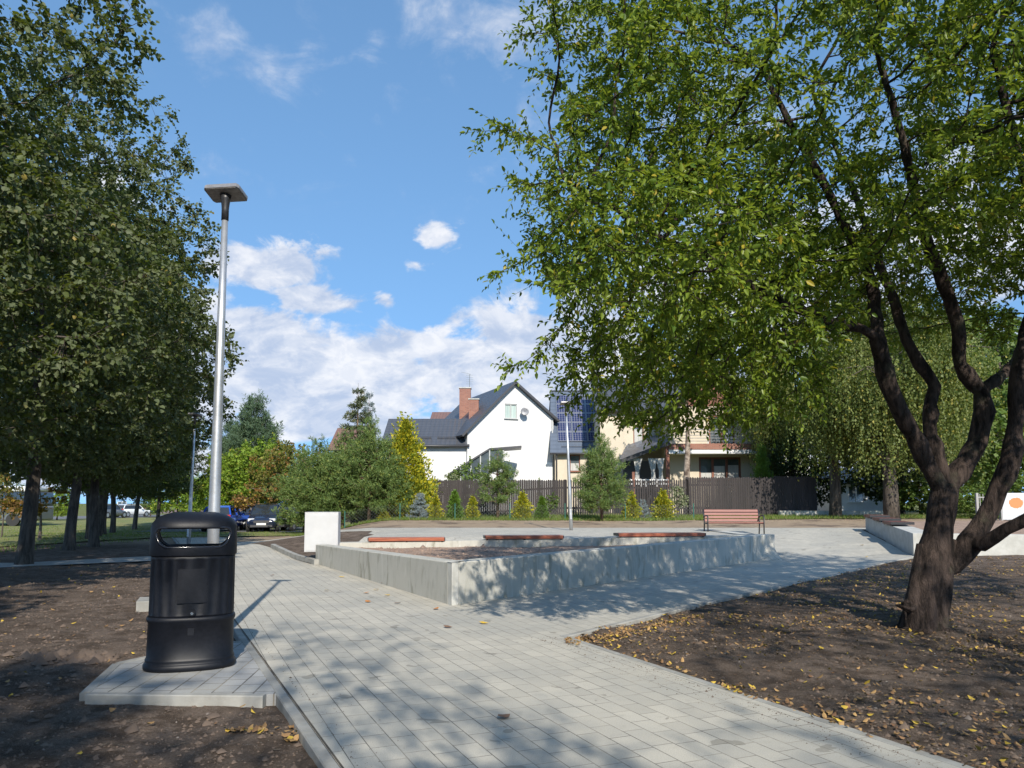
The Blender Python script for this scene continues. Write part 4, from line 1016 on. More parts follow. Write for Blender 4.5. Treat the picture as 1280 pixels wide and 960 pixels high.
def cone_mesh(seed, H, rad, n, size, mat, jag=.15, zlow=.02, wid=.33, belly=.18, barkm='bark_pine', layers=0, up=.9, clf=.6):
    """columnar or conical evergreen covered in upright sprays (layers: tiers of a spruce)"""
    r = np.random.default_rng(seed); u = r.random(n)**1.25; a = r.uniform(0, 2*PI, n); z = zlow*H+u*(H*(1-zlow))
    prof = np.interp(u, [0, belly*.5, belly, .6, 1], [.72, .95, 1, .52, .02])
    if layers: 
        ph = (u*layers) % 1; prof = prof*(1.12-.55*ph)
    nc = 130; uc = r.random(nc)**1.15; ac = r.uniform(0, 2*PI, nc); pc = np.interp(uc, [0, belly*.5, belly, .6, 1], [.62, .9, 1, .58, .03])
    rc = rad*pc*(1+r.normal(0, jag, nc)); Cc = np.stack([np.cos(ac)*rc, np.sin(ac)*rc, zlow*H+uc*H*(1-zlow)*(1+r.normal(0, .03, nc))], -1)
    lump = 1+r.normal(0, jag*.5, n)
    rr_ = rad*prof*.88*lump*np.sqrt(r.uniform(.35, 1, n)); P = np.stack([np.cos(a)*rr_, np.sin(a)*rr_, z], -1)
    ci = r.integers(0, nc, n); Pc = Cc[ci]+r.normal(0, 1, (n, 3))*np.array([rad*.11, rad*.11, H*.032])
    P = np.where((r.random(n) < clf)[:, None], Pc, P); a = np.arctan2(P[:, 1], P[:, 0])
    D = np.stack([np.cos(a)*.7, np.sin(a)*.7, np.full(n, up)], -1)+r.normal(0, .3, (n, 3))
    V, Fq = leaves_np(P, unit(D), size, wid, seed+1, droop=0, simple=True, nrm_up=0)
    mb = MB(); mb.tube([(0, 0, -.08), (0, 0, H*.5), (0, 0, H*.93)], [max(.02, rad*.06), rad*.04+.008, .004], 6)
    mt = mb.mesh('trunk', True); mt.materials.append(M[barkm]); mc = np_mesh('crown', V, Fq); mc.materials.append(M[mat])
    return mt, mc
def spruce_mesh(seed, H, rad, mat, zlow=.3, gap=.30, dens=26, size=.12, barkm='bark_pine'):
    r = np.random.default_rng(seed); mb = MB(); mb.tube([(0, 0, -.1), (0, 0, H*.6), (0, 0, H)], [H*.014+.01, H*.007+.005, .004], 6)
    P = []; D = []; z = zlow
    while z < H-.1:
        R_ = rad*(1-(z-zlow)/(H-zlow))**.85*1.0+.05
        for k in range(7):
            a = r.uniform(0, 2*PI); L_ = R_*r.uniform(.75, 1.1); e = np.array([math.cos(a), math.sin(a), .12])
            b = np.array([0, 0, z+r.normal(0, .04)]); mb.tube([b, b+e*L_*.6-np.array([0, 0, .05*L_]), b+e*L_], [.012, .008, .003], 3, cap=False)
            m_ = max(4, int(dens*L_/max(rad, .4))); t = r.uniform(.1, 1, m_)[:, None]
            q = b+e*L_*t+np.cross(e, [0, 0, 1])*(r.normal(0, .16, m_)[:, None]*L_*(1.05-t))-np.array([0, 0, .10])*L_*(t*(1-t)*3)
            P.append(q); D.append(unit(e*.8+r.normal(0, .5, (m_, 3))))
        z += gap*r.uniform(.7, 1.2)
    P = np.concatenate(P); D = np.concatenate(D); m_ = len(P); kk = 8
    base = P[:, None]+D[:, None]*size*.8*r.random((m_, kk, 1)); dd = unit(D[:, None]*.6+unit(r.normal(0, 1, (m_, kk, 3)))*.8)
    V, Fq = leaves_np(base.reshape(-1, 3), dd.reshape(-1, 3), size, .10, seed+2, droop=0, simple=True, nrm_up=0)
    mt = mb.mesh('trunk', True); mt.materials.append(M[barkm]); mc = np_mesh('crown', V, Fq); mc.materials.append(M[mat])
    return mt, mc
def ztop(py, Y): return at(640, py, Y).z
pineA = pine_mesh(201, 4.2, 1.5, .6, 34, .16, .08, 'needle', cone=.85, cn=14); pineB = pine_mesh(202, 3.9, 1.55, .5, 34, .16, .09, 'needle', cone=1.0, cn=13)
pineS = pine_mesh(203, 3.5, 1.15, .9, 26, .15, .085, 'needle', cone=.9, cn=9)
def pl_at(kind, meshes, px, Y, topy, baseH, rz, label, cat='tree', group=None, wk=1.0):
    p = gp(px, Y); s = (ztop(topy, Y)-p.z)/baseH
    return plant(kind, meshes, (p.x, p.y, p.z-.02), rz, (s*wk, s*wk, s), label, cat, group)
pn = 'bushy pines along the fence'
pl_at('pine_tree', pineA, 462, 35.5, 528, 4.2, 0.3, 'big bushy pine with a curved pale trunk in front of the dark roof', group=pn, wk=.98)
pl_at('pine_tree', pineB, 487, 35.2, 562, 3.9, 2.0, 'bushy pine just left of the golden thuja', group=pn, wk=1.0)
pl_at('pine_tree', pineB, 430, 36.5, 545, 3.9, 4.1, 'bushy pine right behind the white cabinet', group=pn, wk=.95)
pl_at('pine_tree', pineA, 398, 38, 552, 4.2, 5.2, 'bushy pine just left of the white cabinet', group=pn, wk=1.05)
pl_at('pine_tree', pineB, 382, 41, 566, 3.9, 1.0, 'smaller pine right of the dark parked car', group=pn, wk=1.05)
pl_at('pine_tree', pineA, 752, 33.5, 546, 4.2, 3.3, 'dense round pine right of the middle street lamp', group=pn, wk=.92)
pl_at('pine_tree', pineS, 622, 35.0, 565, 3.5, .2, 'young open pine with bare trunk in front of the white house', group=pn)
pineF = pine_mesh(205, 9.5, 2.6, 2.0, 42, .26, .085, 'needle_far', cone=.6, trunk_r=.16)
pl_at('pine_tree', pineF, 318, 62, 497, 9.5, .5, 'tall far pine rising above the bright green maple', wk=.88)
pl_at('pine_tree', pineF, 288, 66, 528, 9.5, 2.5, 'lower far pine behind the maple, next to the tall lamp', wk=.9)
spr = spruce_mesh(211, 7.0, 1.3, 'needle_spruce', zlow=1.2, gap=.34, dens=34, size=.16); spr2 = spruce_mesh(212, 7.0, 1.15, 'needle_blue', zlow=1.2, gap=.40, dens=22, size=.15)
pl_at('spruce_tree', spr, 446, 44, 478, 7.0, 0, 'slender spruce with bare pointed top above the pines', group='tall spruces above the pines', wk=1.1)
pl_at('spruce_tree', spr2, 460, 46, 490, 7.0, 1.2, 'bluish spruce right beside the slender one', group='tall spruces above the pines', wk=.95)
bs = spruce_mesh(213, 1.6, .62, 'needle_blue', zlow=.12, gap=.13, dens=22, size=.09)
pl_at('blue_spruce', bs, 525, 34.8, 613, 1.6, 0, 'silver blue spruce shrub left of the small yellow conifers', 'shrub', 'small silver spruces', 1.05)
pl_at('blue_spruce', bs, 803, 34.8, 622, 1.6, 2, 'pale blue spruce shrub between two yellow shrubs', 'shrub', 'small silver spruces', .9)
ty = cone_mesh(221, 5.2, 1.55, 20000, .15, 'thuja_yellow', .08, up=.6, clf=.3); 
pl_at('golden_thuja', ty, 506, 36.4, 525, 5.2, 0, 'tall golden thuja rising behind the pines by the white house', 'tree', None, 1.0)
tg = cone_mesh(222, 1.6, .40, 5200, .085, 'thuja_green', .09, up=.5); tyl = cone_mesh(223, 1.6, .46, 3600, .10, 'thuja_yellow', .30, up=.4)
gy_ = 'small conifers planted along the low mesh fence'
for k, (px, ty_, w, lab) in enumerate(((480, 634, 1.25, 'low spreading yellow shrub at the foot of the big pine'), (545, 620, 1, 'small yellow conifer between silver spruce and green cone'),
        (591, 621, 1, 'small yellow conifer right of the first green cone'), (653, 616, 1.1, 'small yellow conifer right of the young open pine'),
        (789, 616, 1.0, 'yellow shrub left of the pale blue spruce'), (828, 614, 1.15, 'yellow shrub right of the pale blue spruce'))):
    pl_at('yellow_conifer', tyl, px, 34.6, ty_, 1.6, k*1.3, lab, 'shrub', gy_, w*1.0)
pl_at('green_conifer', tg, 569, 34.5, 614, 1.6, 0, 'bright green cone conifer between two yellow ones', 'shrub', gy_, 1.05)
pl_at('green_conifer', tg, 677, 34.5, 621, 1.6, 2, 'bright green cone conifer near the middle street lamp', 'shrub', gy_, 1.1)
tg2 = cone_mesh(224, 2.6, .75, 5200, .10, 'thuja_green', .08); tgd = cone_mesh(225, 2.6, .9, 5200, .10, 'leaf_dark', .08)
pl_at('thuja', tg2, 952, 41, 562, 2.6, 0, 'sunlit green thuja in front of the house corner', 'tree', None, .75)
pl_at('thuja', tgd, 968, 42, 566, 2.6, 0, 'dark thuja close behind the sunlit one', 'tree', None, .95)
pl_at('thuja', tg2, 674, 39.6, 601, 2.6, 0, 'small pointed thuja peeking over the picket fence', 'shrub', None, .35)

# ---- broadleaved plants of the background
mp = broadleaf(301, 5.6, 2.6, .7, .10, 900, 4, .17, .42, 'leaf_maple', 'bark_linden', simple=True, dk=.5, di=2.4, conic=.4, ln=.4, tipr=.008)
pl_at('maple_tree', mp, 326, 57, 543, 5.6, 0, 'bright yellow green maple behind the parked cars', wk=1.05)
pl_at('maple_tree', mp, 290, 59, 558, 5.6, 2, 'darker green maple half hidden by the tall lamp', wk=.9)
au = broadleaf(302, 4.4, 2.0, 1.3, .08, 700, 4, .15, .42, 'leaf_autumn', 'bark_linden', simple=True, dk=.5, di=2.4, conic=.4, ln=.36, tipr=.008)
pl_at('turning_tree', au, 366, 50, 548, 4.4, 0, 'small tree with olive leaves turning brown above the dark car', wk=.85)
pl_at('turning_tree', au, 346, 53, 556, 4.4, 3, 'olive leaved tree behind the dark car, left of its twin', wk=.7)
rs_ = broadleaf(303, 2.8, .95, 1.0, .05, 320, 4, .13, .42, 'leaf_rust', 'bark_birch', simple=True, dk=.4, di=2.0, step=.22, ln=.3, tipr=.008)
pl_at('rowan_tree', rs_, 314, 45.5, 588, 2.8, 0, 'little tree with rust brown leaves and pale trunk between the blue and dark cars')
bu = broadleaf(304, 2.6, 1.3, .3, .05, 420, 4, .12, .42, 'leaf_bush', 'bark_linden', simple=True, dk=.35, di=2.0, step=.22, ln=.3, tipr=.007)
bg_ = broadleaf(305, 2.0, 1.6, .1, .05, 520, 4, .10, .42, 'leaf_grey', 'bark_linden', simple=True, dk=.3, di=2.0, step=.2, ln=.25, tipr=.007)
pl_at('bush', bg_, 553, 40.5, 588, 2.0, 0, 'grey green rounded bush behind the fence beside the outside stair', 'bush')
pl_at('bush', bu, 588, 41, 573, 2.6, 1, 'darker green bush beside the outside stair of the white house', 'bush', None, 1.0)
sm = broadleaf(306, 1.9, .5, .75, .025, 150, 4, .09, .45, 'leaf_bush', 'bark_birch', simple=True, dk=.25, di=1.6, step=.15, ln=.2, tipr=.005)
sm2 = broadleaf(307, 1.9, .55, .7, .03, 180, 4, .09, .35, 'leaf_grey', 'bark_linden', simple=True, dk=.25, di=1.6, step=.15, ln=.2, tipr=.005)
pl_at('sapling', sm, 689, 34.6, 612, 1.9, 0, 'thin broad leaved sapling left of the middle street lamp', 'tree')
pl_at('sapling', sm2, 848, 34.8, 604, 1.9, 0, 'grey leaved sapling in front of the pale birch trunk', 'tree')

def weeping(seed, H, rad, n_str, leafm, trunk_r=.22, zlow=.7, fork=True):
    r = np.random.default_rng(seed); mb = MB()
    tips = []
    base = [(0, 0, -.1), (.05, 0, 1.0), (.0, .05, 2.2)]
    mb.tube(base, [trunk_r*1.2, trunk_r, trunk_r*.85], 10)
    for k in range(9):
        a = r.uniform(0, 2*PI); L_ = rad*r.uniform(.35, .8); top = H*r.uniform(.65, .97); z0 = r.uniform(1.2, 2.3)
        pts = [np.array([0, 0, z0]), np.array([math.cos(a)*L_*.3, math.sin(a)*L_*.3, z0+(top-z0)*.45]), np.array([math.cos(a)*L_*.7, math.sin(a)*L_*.7, z0+(top-z0)*.8]), np.array([math.cos(a)*L_, math.sin(a)*L_, top])]
        mb.tube(pts, [trunk_r*.55, trunk_r*.38, trunk_r*.22, .03], 7); 
        for j in range(10):
            t = r.uniform(.35, 1); q = pts[1]*(1-t)+pts[3]*t if t < .6 else pts[2]*(1-t)/.4+pts[3]*(t-.6)/.4
            b = r.uniform(0, 2*PI); l2 = rad*r.uniform(.25, .6); tip = q+np.array([math.cos(b)*l2, math.sin(b)*l2, r.uniform(-.2, .5)])
            mb.tube([q, (q+tip)/2+np.array([0, 0, .25]), tip], [.035, .022, .012], 4, cap=False); tips += [(q*(1-s)+tip*s+np.array([0, 0, .25*4*s*(1-s)])) for s in (.45, .65, .8, .9, 1)]
    tips = np.array(tips); id_ = r.integers(0, len(tips), n_str); P0 = tips[id_]+r.normal(0, .22, (n_str, 3)); ln = np.minimum(r.uniform(.5, 3.2, n_str), P0[:, 2]-zlow-r.random(n_str)*.8); ln = np.maximum(ln, .2)
    nl = 26; t = (np.arange(nl)+.5)/nl; dr = r.normal(0, .18, (n_str, 2))
    P = np.stack([P0[:, 0:1]+dr[:, 0:1]*t*1.2, P0[:, 1:2]+dr[:, 1:2]*t*1.2, P0[:, 2:3]-ln[:, None]*t], -1)
    P = P+r.normal(0, .03, P.shape); D = r.normal(0, .6, P.shape)+np.array([0, 0, -.7])
    V, Fq = leaves_np(P.reshape(-1, 3), unit(D.reshape(-1, 3)), .085, .36, seed+1, droop=.3, simple=True)
    mt = mb.mesh('trunk', True); mt.materials.append(M['bark_linden']); mc = np_mesh('crown', V, Fq); mc.materials.append(M[leafm])
    return mt, mc
wp = weeping(401, 7.4, 3.2, 3600, 'leaf_birch'); wp2 = weeping(402, 6.2, 2.6, 2600, 'leaf_birch')
pl_at('weeping_birch', wp, 1042, 36.5, 375, 7.4, 0, 'weeping birch with forked dark trunk at the end of the wooden fence', 'tree', 'weeping birches behind the right seats', .8)
pl_at('weeping_birch', wp2, 1112, 34, 400, 6.2, 1.1, 'weeping birch hanging low behind the three dark red seats', 'tree', 'weeping birches behind the right seats', .95)
pl_at('weeping_birch', wp, 1182, 37, 350, 7.4, 3.0, 'weeping birch seen between the stems of the leaning tree', 'tree', 'weeping birches behind the right seats', .7)
pl_at('weeping_birch', wp2, 990, 43, 420, 6.2, 4.0, 'weeping birch in front of the far corner of the balcony house', 'tree', 'weeping birches behind the right seats', .6)
dkt = broadleaf(310, 8.0, 3.0, .6, .16, 1300, 4, .17, .4, 'leaf_dark', 'bark_linden', simple=True, dk=.5, di=2.4, ln=.4, tipr=.009)
pl_at('dark_tree', dkt, 1000, 44, 470, 8.0, 0, 'very dark dense tree behind the fence end', wk=.9)
pl_at('dark_tree', dkt, 1125, 42, 410, 8.0, 2, 'dark tree filling the gap behind the low hanging birch', wk=.95)
gr = broadleaf(311, 7.0, 3.0, .8, .15, 1100, 4, .16, .42, 'leaf_bush', 'bark_linden', simple=True, dk=.5, di=2.4, ln=.4, tipr=.009)
pl_at('green_tree', gr, 1255, 46, 370, 7.0, 0, 'fresh green tree above the metal fence on the right', wk=1.0)
pl_at('green_tree', gr, 1195, 52, 380, 7.0, 3, 'green tree farther back between the dark stems', wk=1.0)
pl_at('green_tree', gr, 1340, 50, 350, 7.0, 3, 'green tree at the right edge behind the banner', wk=1.0)
for k, (px, Y, tp) in enumerate(((1188, 38, 596), (1232, 35, 600), (1278, 39, 590), (1150, 40, 592))):
    pl_at('bush', bu, px, Y, tp, 2.6, k*1.4, ('green bush between the dark stems, behind the metal fence', 'low bush directly behind the grey steel bars', 'bush behind the white banner', 'bush at the foot of the low hanging birch, right side')[k], 'bush', 'bushes on the right', 1.5)
# tall pale-trunked tree in front of the balcony house
tb = broadleaf(312, 9.0, 2.5, 6.1, .19, 900, 4, .14, .4, 'leaf_birch', 'bark_birch', simple=True, dk=.5, di=2.4, ln=.4, tipr=.009, lean=-.2)
pl_at('birch_tree', tb, 861, 39.2, 395, 9.0, 0, 'tree with a thick pale mottled trunk in front of the cream balcony house', wk=1.0)
# trees across the left lawn
for k, (px, Y, ty_, s, lab) in enumerate(((25, 62, 600, 1, 'pale green tree across the lawn near the bus'), (75, 75, 605, 1, 'light tree across the lawn, left of the two close trunks'), (190, 95, 612, 1, 'far roadside tree left of the street lamp'),
        (225, 80, 585, 1, 'tree at the far end of the row beyond the street lamp'), (-40, 58, 560, 1, 'tree across the lawn at the left edge'), (250, 100, 590, 1.0, 'far tree behind the tall lamp'))):
    pl_at('lawn_tree', (gr, mp)[k % 2], px, Y, ty_, (7.0, 5.6)[k % 2], k, lab, 'tree', 'trees across the left lawn', 1.2)
pl_at('rusty_tree', rs_, 50, 30, 585, 2.8, 1, 'small tree with rust orange leaves between the left trunks', wk=1.3)
pl_at('rusty_tree', au, 8, 33, 575, 4.4, 2, 'olive and brown tree at the far left behind the row', wk=.6)

# ------------------------------------------------------------ fences
M['fence_dark'] = pbr('dark_brown_fence_wood', (.018, .014, .014), (.036, .028, .027), 2.5, .75, .5, sc=(1, 1, .12), bd=.006)
M['mesh_green'] = pbr('green_fence_post', (.03, .12, .09), None, rough=.5)
M['wire'] = pbr('galvanised_wire', (.16, .18, .17), None, rough=.5, metal=.4)
def picket(px0, px1, Y0, Y1, h, w, gap, label, name='picket_fence', pointed=True):
    a = Vector(((px0-640)/F*Y0, Y0, 0)); b = Vector(((px1-640)/F*Y1, Y1, 0)); L_ = (b-a).length; d = (b-a)/L_; n = Vector((-d.y, d.x, 0))
    r = empty(name, (a.x, a.y, g(a.x, a.y)), math.atan2(d.y, d.x), label, 'fence')
    def zz(s): q = a+d*s; return g(q.x, q.y)-g(a.x, a.y)
    m = MB(); s = 0; rg = random.Random(px0)
    while s < L_:
        hh = h+rg.uniform(-.02, .02); z = zz(s); t = w*.5
        if True:
            m.prism([(s, 0, z+.06), (s+w, 0, z+.06), (s+w, 0, z+hh-.06), (s+t, 0, z+hh if pointed else z+hh-.03), (s, 0, z+hh-.06)], (0, -.02, 0))
        s += w+gap*rg.uniform(.7, 1.4)
    m.build('pickets', 'fence_dark', r)
    for zr in (.4, h-.4):
        m = MB(); m.bar((0, .035, zz(0)+zr), (L_, .035, zz(L_)+zr), .04, .09); m.build('rail', 'fence_dark', r)
    k = max(1, int(L_/2.4))
    for i in range(k+1): s = L_*i/k; m = MB(); m.box((s, .10, zz(s)+h/2-.05), (.09, .09, h+.1)); m.build('post', 'fence_dark', r)
picket(440, 706, 38.0, 38.0, 1.80, .10, .007, 'dark brown picket fence below the white house')
picket(706.6, 858, 38.0, 38.0, 1.80, .08, .03, 'dark picket fence with open gaps in front of the cream house', 'slatted_fence')
picket(858.6, 969, 38.0, 38.0, 1.93, .105, .008, 'close boarded dark fence right behind the park bench', 'board_fence')
picket(970, 1019, 38.02, 38.1, 1.97, .105, .006, 'last fence panel with a dark seam beside the forked birch', 'fence_panel')
m = MB()
a = gp(972, 37.6); b = gp(1100, 37.6)
m.box(((a.x+b.x)/2, 37.6, g(b.x, 37.6)+.10), (b.x-a.x, .25, .34)); tag(m.build('low_wall', 'concrete'), 'low weathered concrete curb at the foot of the birches', 'wall')
def meshfence(px0, px1, Y, h, label):
    a = gp(px0, Y); b = gp(px1, Y); L_ = b.x-a.x; r = empty('mesh_fence', a, 0, label, 'fence', 'low green mesh fences before the planting')
    zz = lambda s: g(a.x+s, Y)-a.z
    m = MB(); sp = .15; k = int((L_+h)/sp)
    for i in range(k):
        for sg in (1, -1):
            s0 = i*sp-h if sg > 0 else i*sp; s1 = s0+h if sg > 0 else s0-h
            p0 = [s0, .04]; p1 = [s1, .04+h]
            def cl(s, z0=p0, z1=p1): return z0[1]+(z1[1]-z0[1])*(s-z0[0])/(z1[0]-z0[0])
            lo, hi = max(min(s0, s1), 0), min(max(s0, s1), L_)
            if hi-lo < .02: continue
            m.bar((lo, 0, zz(lo)+cl(lo)), (hi, 0, zz(hi)+cl(hi)), .003)
    m.build('netting', 'wire', r)
    k = max(1, round(L_/2.2))
    for i in range(k+1): s = L_*i/k; m = MB(); m.tube([(s, .02, zz(s)-.05), (s, .02, zz(s)+h+.10)], .024, 8); m.build('post', 'mesh_green', r)
meshfence(432, 706, 34.1, .62, 'low wire mesh fence with green posts in front of the small conifers')
meshfence(781, 866, 34.1, .62, 'short wire mesh fence with green posts left of the park bench')
# metal fence and banner on the right
M['grey_paint'] = pbr('grey_painted_steel', (.30, .29, .28), None, rough=.5)
a = gp(1219, 30); r = empty('metal_fence', a, 0, 'grey steel bar fence seen between the stems of the leaning tree', 'fence'); m = MB()
for i in range(26): m.box((.12+i*.12, 0, .62), (.022, .022, 1.22))
m.box((1.6, 0, .2), (3.2, .03, .04)); m.box((1.6, 0, 1.1), (3.2, .03, .04)); m.build('bars', 'grey_paint', r)
for x in (0, 3.25): m = MB(); m.box((x, 0, .62), (.09, .09, 1.3)); m.build('post', 'grey_paint', r)
def banner_mat():
    m, t, b = new_mat('banner_print'); co = objco(t); sp = N(t, 'ShaderNodeSeparateXYZ'); t.links.new(co, sp.inputs[0])
    x, z = sp.outputs[0], sp.outputs[2]
    def blob(cx, cz, rx, rz):
        a_ = math_(t, 'DIVIDE', math_(t, 'SUBTRACT', x, cx), rx); c_ = math_(t, 'DIVIDE', math_(t, 'SUBTRACT', z, cz), rz)
        q = math_(t, 'ADD', math_(t, 'ADD', math_(t, 'MULTIPLY', a_, a_), math_(t, 'MULTIPLY', c_, c_)), math_(t, 'MULTIPLY', noise(t, co, 9, 4, .6), .9)); return math_(t, 'LESS_THAN', q, 1.3)
    col = mixc(t, blob(-.95, .62, .28, .22), (.52, .53, .54), (.55, .20, .07)); col = mixc(t, blob(-.45, .66, .26, .26), col, (.45, .46, .48))
    fr = math_(t, 'FRACT', math_(t, 'MULTIPLY', z, 8.0)); ln = math_(t, 'MULTIPLY', math_(t, 'LESS_THAN', fr, .45), math_(t, 'LESS_THAN', z, .36)); ln = math_(t, 'MULTIPLY', ln, math_(t, 'GREATER_THAN', noise(t, co, 22, 2, .5, sc=(1, 1, .1)), .47))
    col = mixc(t, math_(t, 'MULTIPLY', ln, .5), col, (.35, .37, .42)); t.links.new(col, b.inputs['Base Color']); b.inputs['Roughness'].default_value = .6
    return m
M['banner'] = banner_mat()
p = gp(1300, 29); r = empty('banner', (p.x, p.y, p.z+.28), math.radians(-3), 'white banner with an orange and a grey blot at the right edge', 'banner')
m = MB(); m.box((0, 0, .5), (2.9, .02, 1.0)); m.build('sheet', 'banner', r)
for s in (-1.48, 1.48): m = MB(); m.box((s, .02, .38), (.06, .06, 1.35)); m.build('post', 'grey_paint', r)

# ------------------------------------------------------------ houses
def plaster(name, c1, c2):
    return pbr(name, c1, c2, .8, .9, .2, bd=.004, bscale=60)
M['white_plaster'] = plaster('white_plaster', (.62, .62, .62), (.56, .56, .56)); M['cream_plaster'] = plaster('cream_plaster', (.56, .49, .385), (.49, .43, .335))
def roof_mat(name, c, tw=.30, th=.36, st=.9):
    m, t, b = new_mat(name)
    uv = N(t, 'ShaderNodeUVMap').outputs[0]; sp = N(t, 'ShaderNodeSeparateXYZ'); t.links.new(uv, sp.inputs[0])
    fx = math_(t, 'FRACT', math_(t, 'DIVIDE', sp.outputs[0], tw)); fy = math_(t, 'FRACT', math_(t, 'DIVIDE', sp.outputs[1], th))
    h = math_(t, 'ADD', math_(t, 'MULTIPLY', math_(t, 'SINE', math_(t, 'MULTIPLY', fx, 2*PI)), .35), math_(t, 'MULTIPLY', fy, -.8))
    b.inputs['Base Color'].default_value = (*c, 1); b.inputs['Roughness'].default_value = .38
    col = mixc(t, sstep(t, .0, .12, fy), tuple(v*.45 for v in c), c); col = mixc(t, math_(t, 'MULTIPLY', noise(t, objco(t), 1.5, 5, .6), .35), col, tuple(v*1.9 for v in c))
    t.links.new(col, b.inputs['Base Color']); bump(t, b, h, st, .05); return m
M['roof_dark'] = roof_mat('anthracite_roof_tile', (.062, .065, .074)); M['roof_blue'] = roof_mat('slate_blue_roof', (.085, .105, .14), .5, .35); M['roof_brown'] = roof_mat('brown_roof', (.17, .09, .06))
M['trim_dark'] = pbr('dark_trim', (.05, .05, .055), None, rough=.45)
M['brick'] = None
m_, t_m, b_m = new_mat('chimney_brick'); br = N(t_m, 'ShaderNodeTexBrick'); t_m.links.new(objco(t_m), br.inputs['Vector'])
mpn = N(t_m, 'ShaderNodeMapping'); mpn.inputs[2].default_value = (PI/2, 0, 0); t_m.links.new(objco(t_m), mpn.inputs[0]); t_m.links.new(mpn.outputs[0], br.inputs['Vector'])
br.inputs['Scale'].default_value = 1; br.inputs['Brick Width'].default_value = .25; br.inputs['Row Height'].default_value = .075; br.inputs['Mortar Size'].default_value = .006
br.inputs['Color1'].default_value = (.28, .12, .08, 1); br.inputs['Color2'].default_value = (.21, .085, .06, 1); br.inputs['Mortar'].default_value = (.24, .19, .16, 1)
t_m.links.new(br.outputs[0], b_m.inputs['Base Color']); b_m.inputs['Roughness'].default_value = .85; M['brick'] = m_
M['glass'] = pbr('window_glass', (.05, .065, .075), (.10, .12, .13), .8, .06, spec=.8); M['curtain'] = pbr('net_curtain', (.42, .50, .47), (.30, .38, .36), 6, .8, sc=(1, 1, .05))
M['frame_grey'] = pbr('grey_window_frame', (.38, .39, .38), None, rough=.5); M['frame_brown'] = pbr('brown_window_frame', (.20, .07, .035), (.14, .05, .03), 8, .5); M['white_pvc'] = pbr('white_frame', (.7, .7, .7), None, rough=.4)
M['curtain_white'] = pbr('white_curtain', (.46, .46, .44), (.36, .36, .345), 14, .85, sc=(1, 1, .05))
M['pv'] = None
m_, t_m, b_m = new_mat('solar_cells'); co_ = objco(t_m); sp_ = N(t_m, 'ShaderNodeSeparateXYZ'); t_m.links.new(co_, sp_.inputs[0])
fx = math_(t_m, 'FRACT', math_(t_m, 'DIVIDE', sp_.outputs[0], .17)); l1 = math_(t_m, 'LESS_THAN', fx, .12)
fy = math_(t_m, 'FRACT', math_(t_m, 'DIVIDE', sp_.outputs[1], .17)); l2 = math_(t_m, 'LESS_THAN', fy, .07)
t_m.links.new(mixc(t_m, math_(t_m, 'MAXIMUM', l1, l2), (.018, .026, .075), (.22, .22, .27)), b_m.inputs['Base Color']); b_m.inputs['Roughness'].default_value = .12; M['pv'] = m_
def face_wall(mb, poly, holes, frame):
    """poly in (u,z); holes (u0,z0,u1,z1); frame: (origin, udir, inward normal); reveals .14 deep"""
    o, u, n = frame; us = sorted(set([min(p[0] for p in poly), max(p[0] for p in poly)]+[h[0] for h in holes]+[h[2] for h in holes])); zs = sorted(set([min(p[1] for p in poly), max(p[1] for p in poly)]+[h[1] for h in holes]+[h[3] for h in holes]))
    W3 = lambda a, z, d=0: o+u*a+n*d+Vector((0, 0, z))
    for i in range(len(us)-1):
        for j in range(len(zs)-1):
            cu, cz = (us[i]+us[i+1])/2, (zs[j]+zs[j+1])/2
            if any(h[0] < cu < h[2] and h[1] < cz < h[3] for h in holes): continue
            c = clip_cell(poly, us[i], us[i+1], zs[j], zs[j+1])
            if len(c) >= 3 and abs(area(c)) > 1e-5: mb.add([W3(a, z) for a, z in c], [tuple(range(len(c)))])
    for (a0, z0, a1, z1) in holes:
        q = [(a0, z0), (a1, z0), (a1, z1), (a0, z1)]
        for k in range(4):
            p, s = q[k], q[(k+1) % 4]; mb.add([W3(*p), W3(*s), W3(*s, .14), W3(*p, .14)], [(0, 1, 2, 3)])
def window(parent, frame, hole, fmat, pmat='glass', nv=1, nh=0, fw=.07, sill=True, curtain=None):
    o, u, n = frame; a0, z0, a1, z1 = hole; W3 = lambda a, z, d=0: o+u*a+n*d+Vector((0, 0, z))
    m = MB(); d = .07
    def B(p, q, w): m.bar(W3(*p, d), W3(*q, d), w if p[0] == q[0] else w, .06, up=tuple(n))
    B((a0+fw/2, z0), (a0+fw/2, z1), fw); B((a1-fw/2, z0), (a1-fw/2, z1), fw); B((a0+fw, z0+fw/2), (a1-fw, z0+fw/2), fw); B((a0+fw, z1-fw/2), (a1-fw, z1-fw/2), fw)
    for k in range(nv): x = a0+(a1-a0)*(k+1)/(nv+1); B((x, z0+fw), (x, z1-fw), fw*1.2)
    f = m.build('window', fmat, parent)
    m = MB(); m.add([W3(a0+.02, z0+.02, .10), W3(a1-.02, z0+.02, .10), W3(a1-.02, z1-.02, .10), W3(a0+.02, z1-.02, .10)], [(0, 1, 2, 3)]); m.build('pane', pmat, f)
    if curtain:
        m = MB(); k = 24; w = (a1-a0)
        for (c0, c1, zb) in curtain:
            xs = np.linspace(a0+w*c0, a0+w*c1, k); zt = z0+(z1-z0)*zb
            for i in range(k-1): m.add([W3(xs[i], z0+.05, .092+.004*(i % 2)), W3(xs[i+1], z0+.05, .092+.004*((i+1) % 2)), W3(xs[i+1], zt, .092+.004*((i+1) % 2)), W3(xs[i], zt, .092+.004*(i % 2))], [(0, 1, 2, 3)])
        m.build('curtain', 'curtain_white', f)
    if sill: m = MB(); m.bar(W3(a0-.05, z0-.02, -.04), W3(a1+.05, z0-.02, -.04), .16, .035); m.build('sill', fmat, f)
    return f
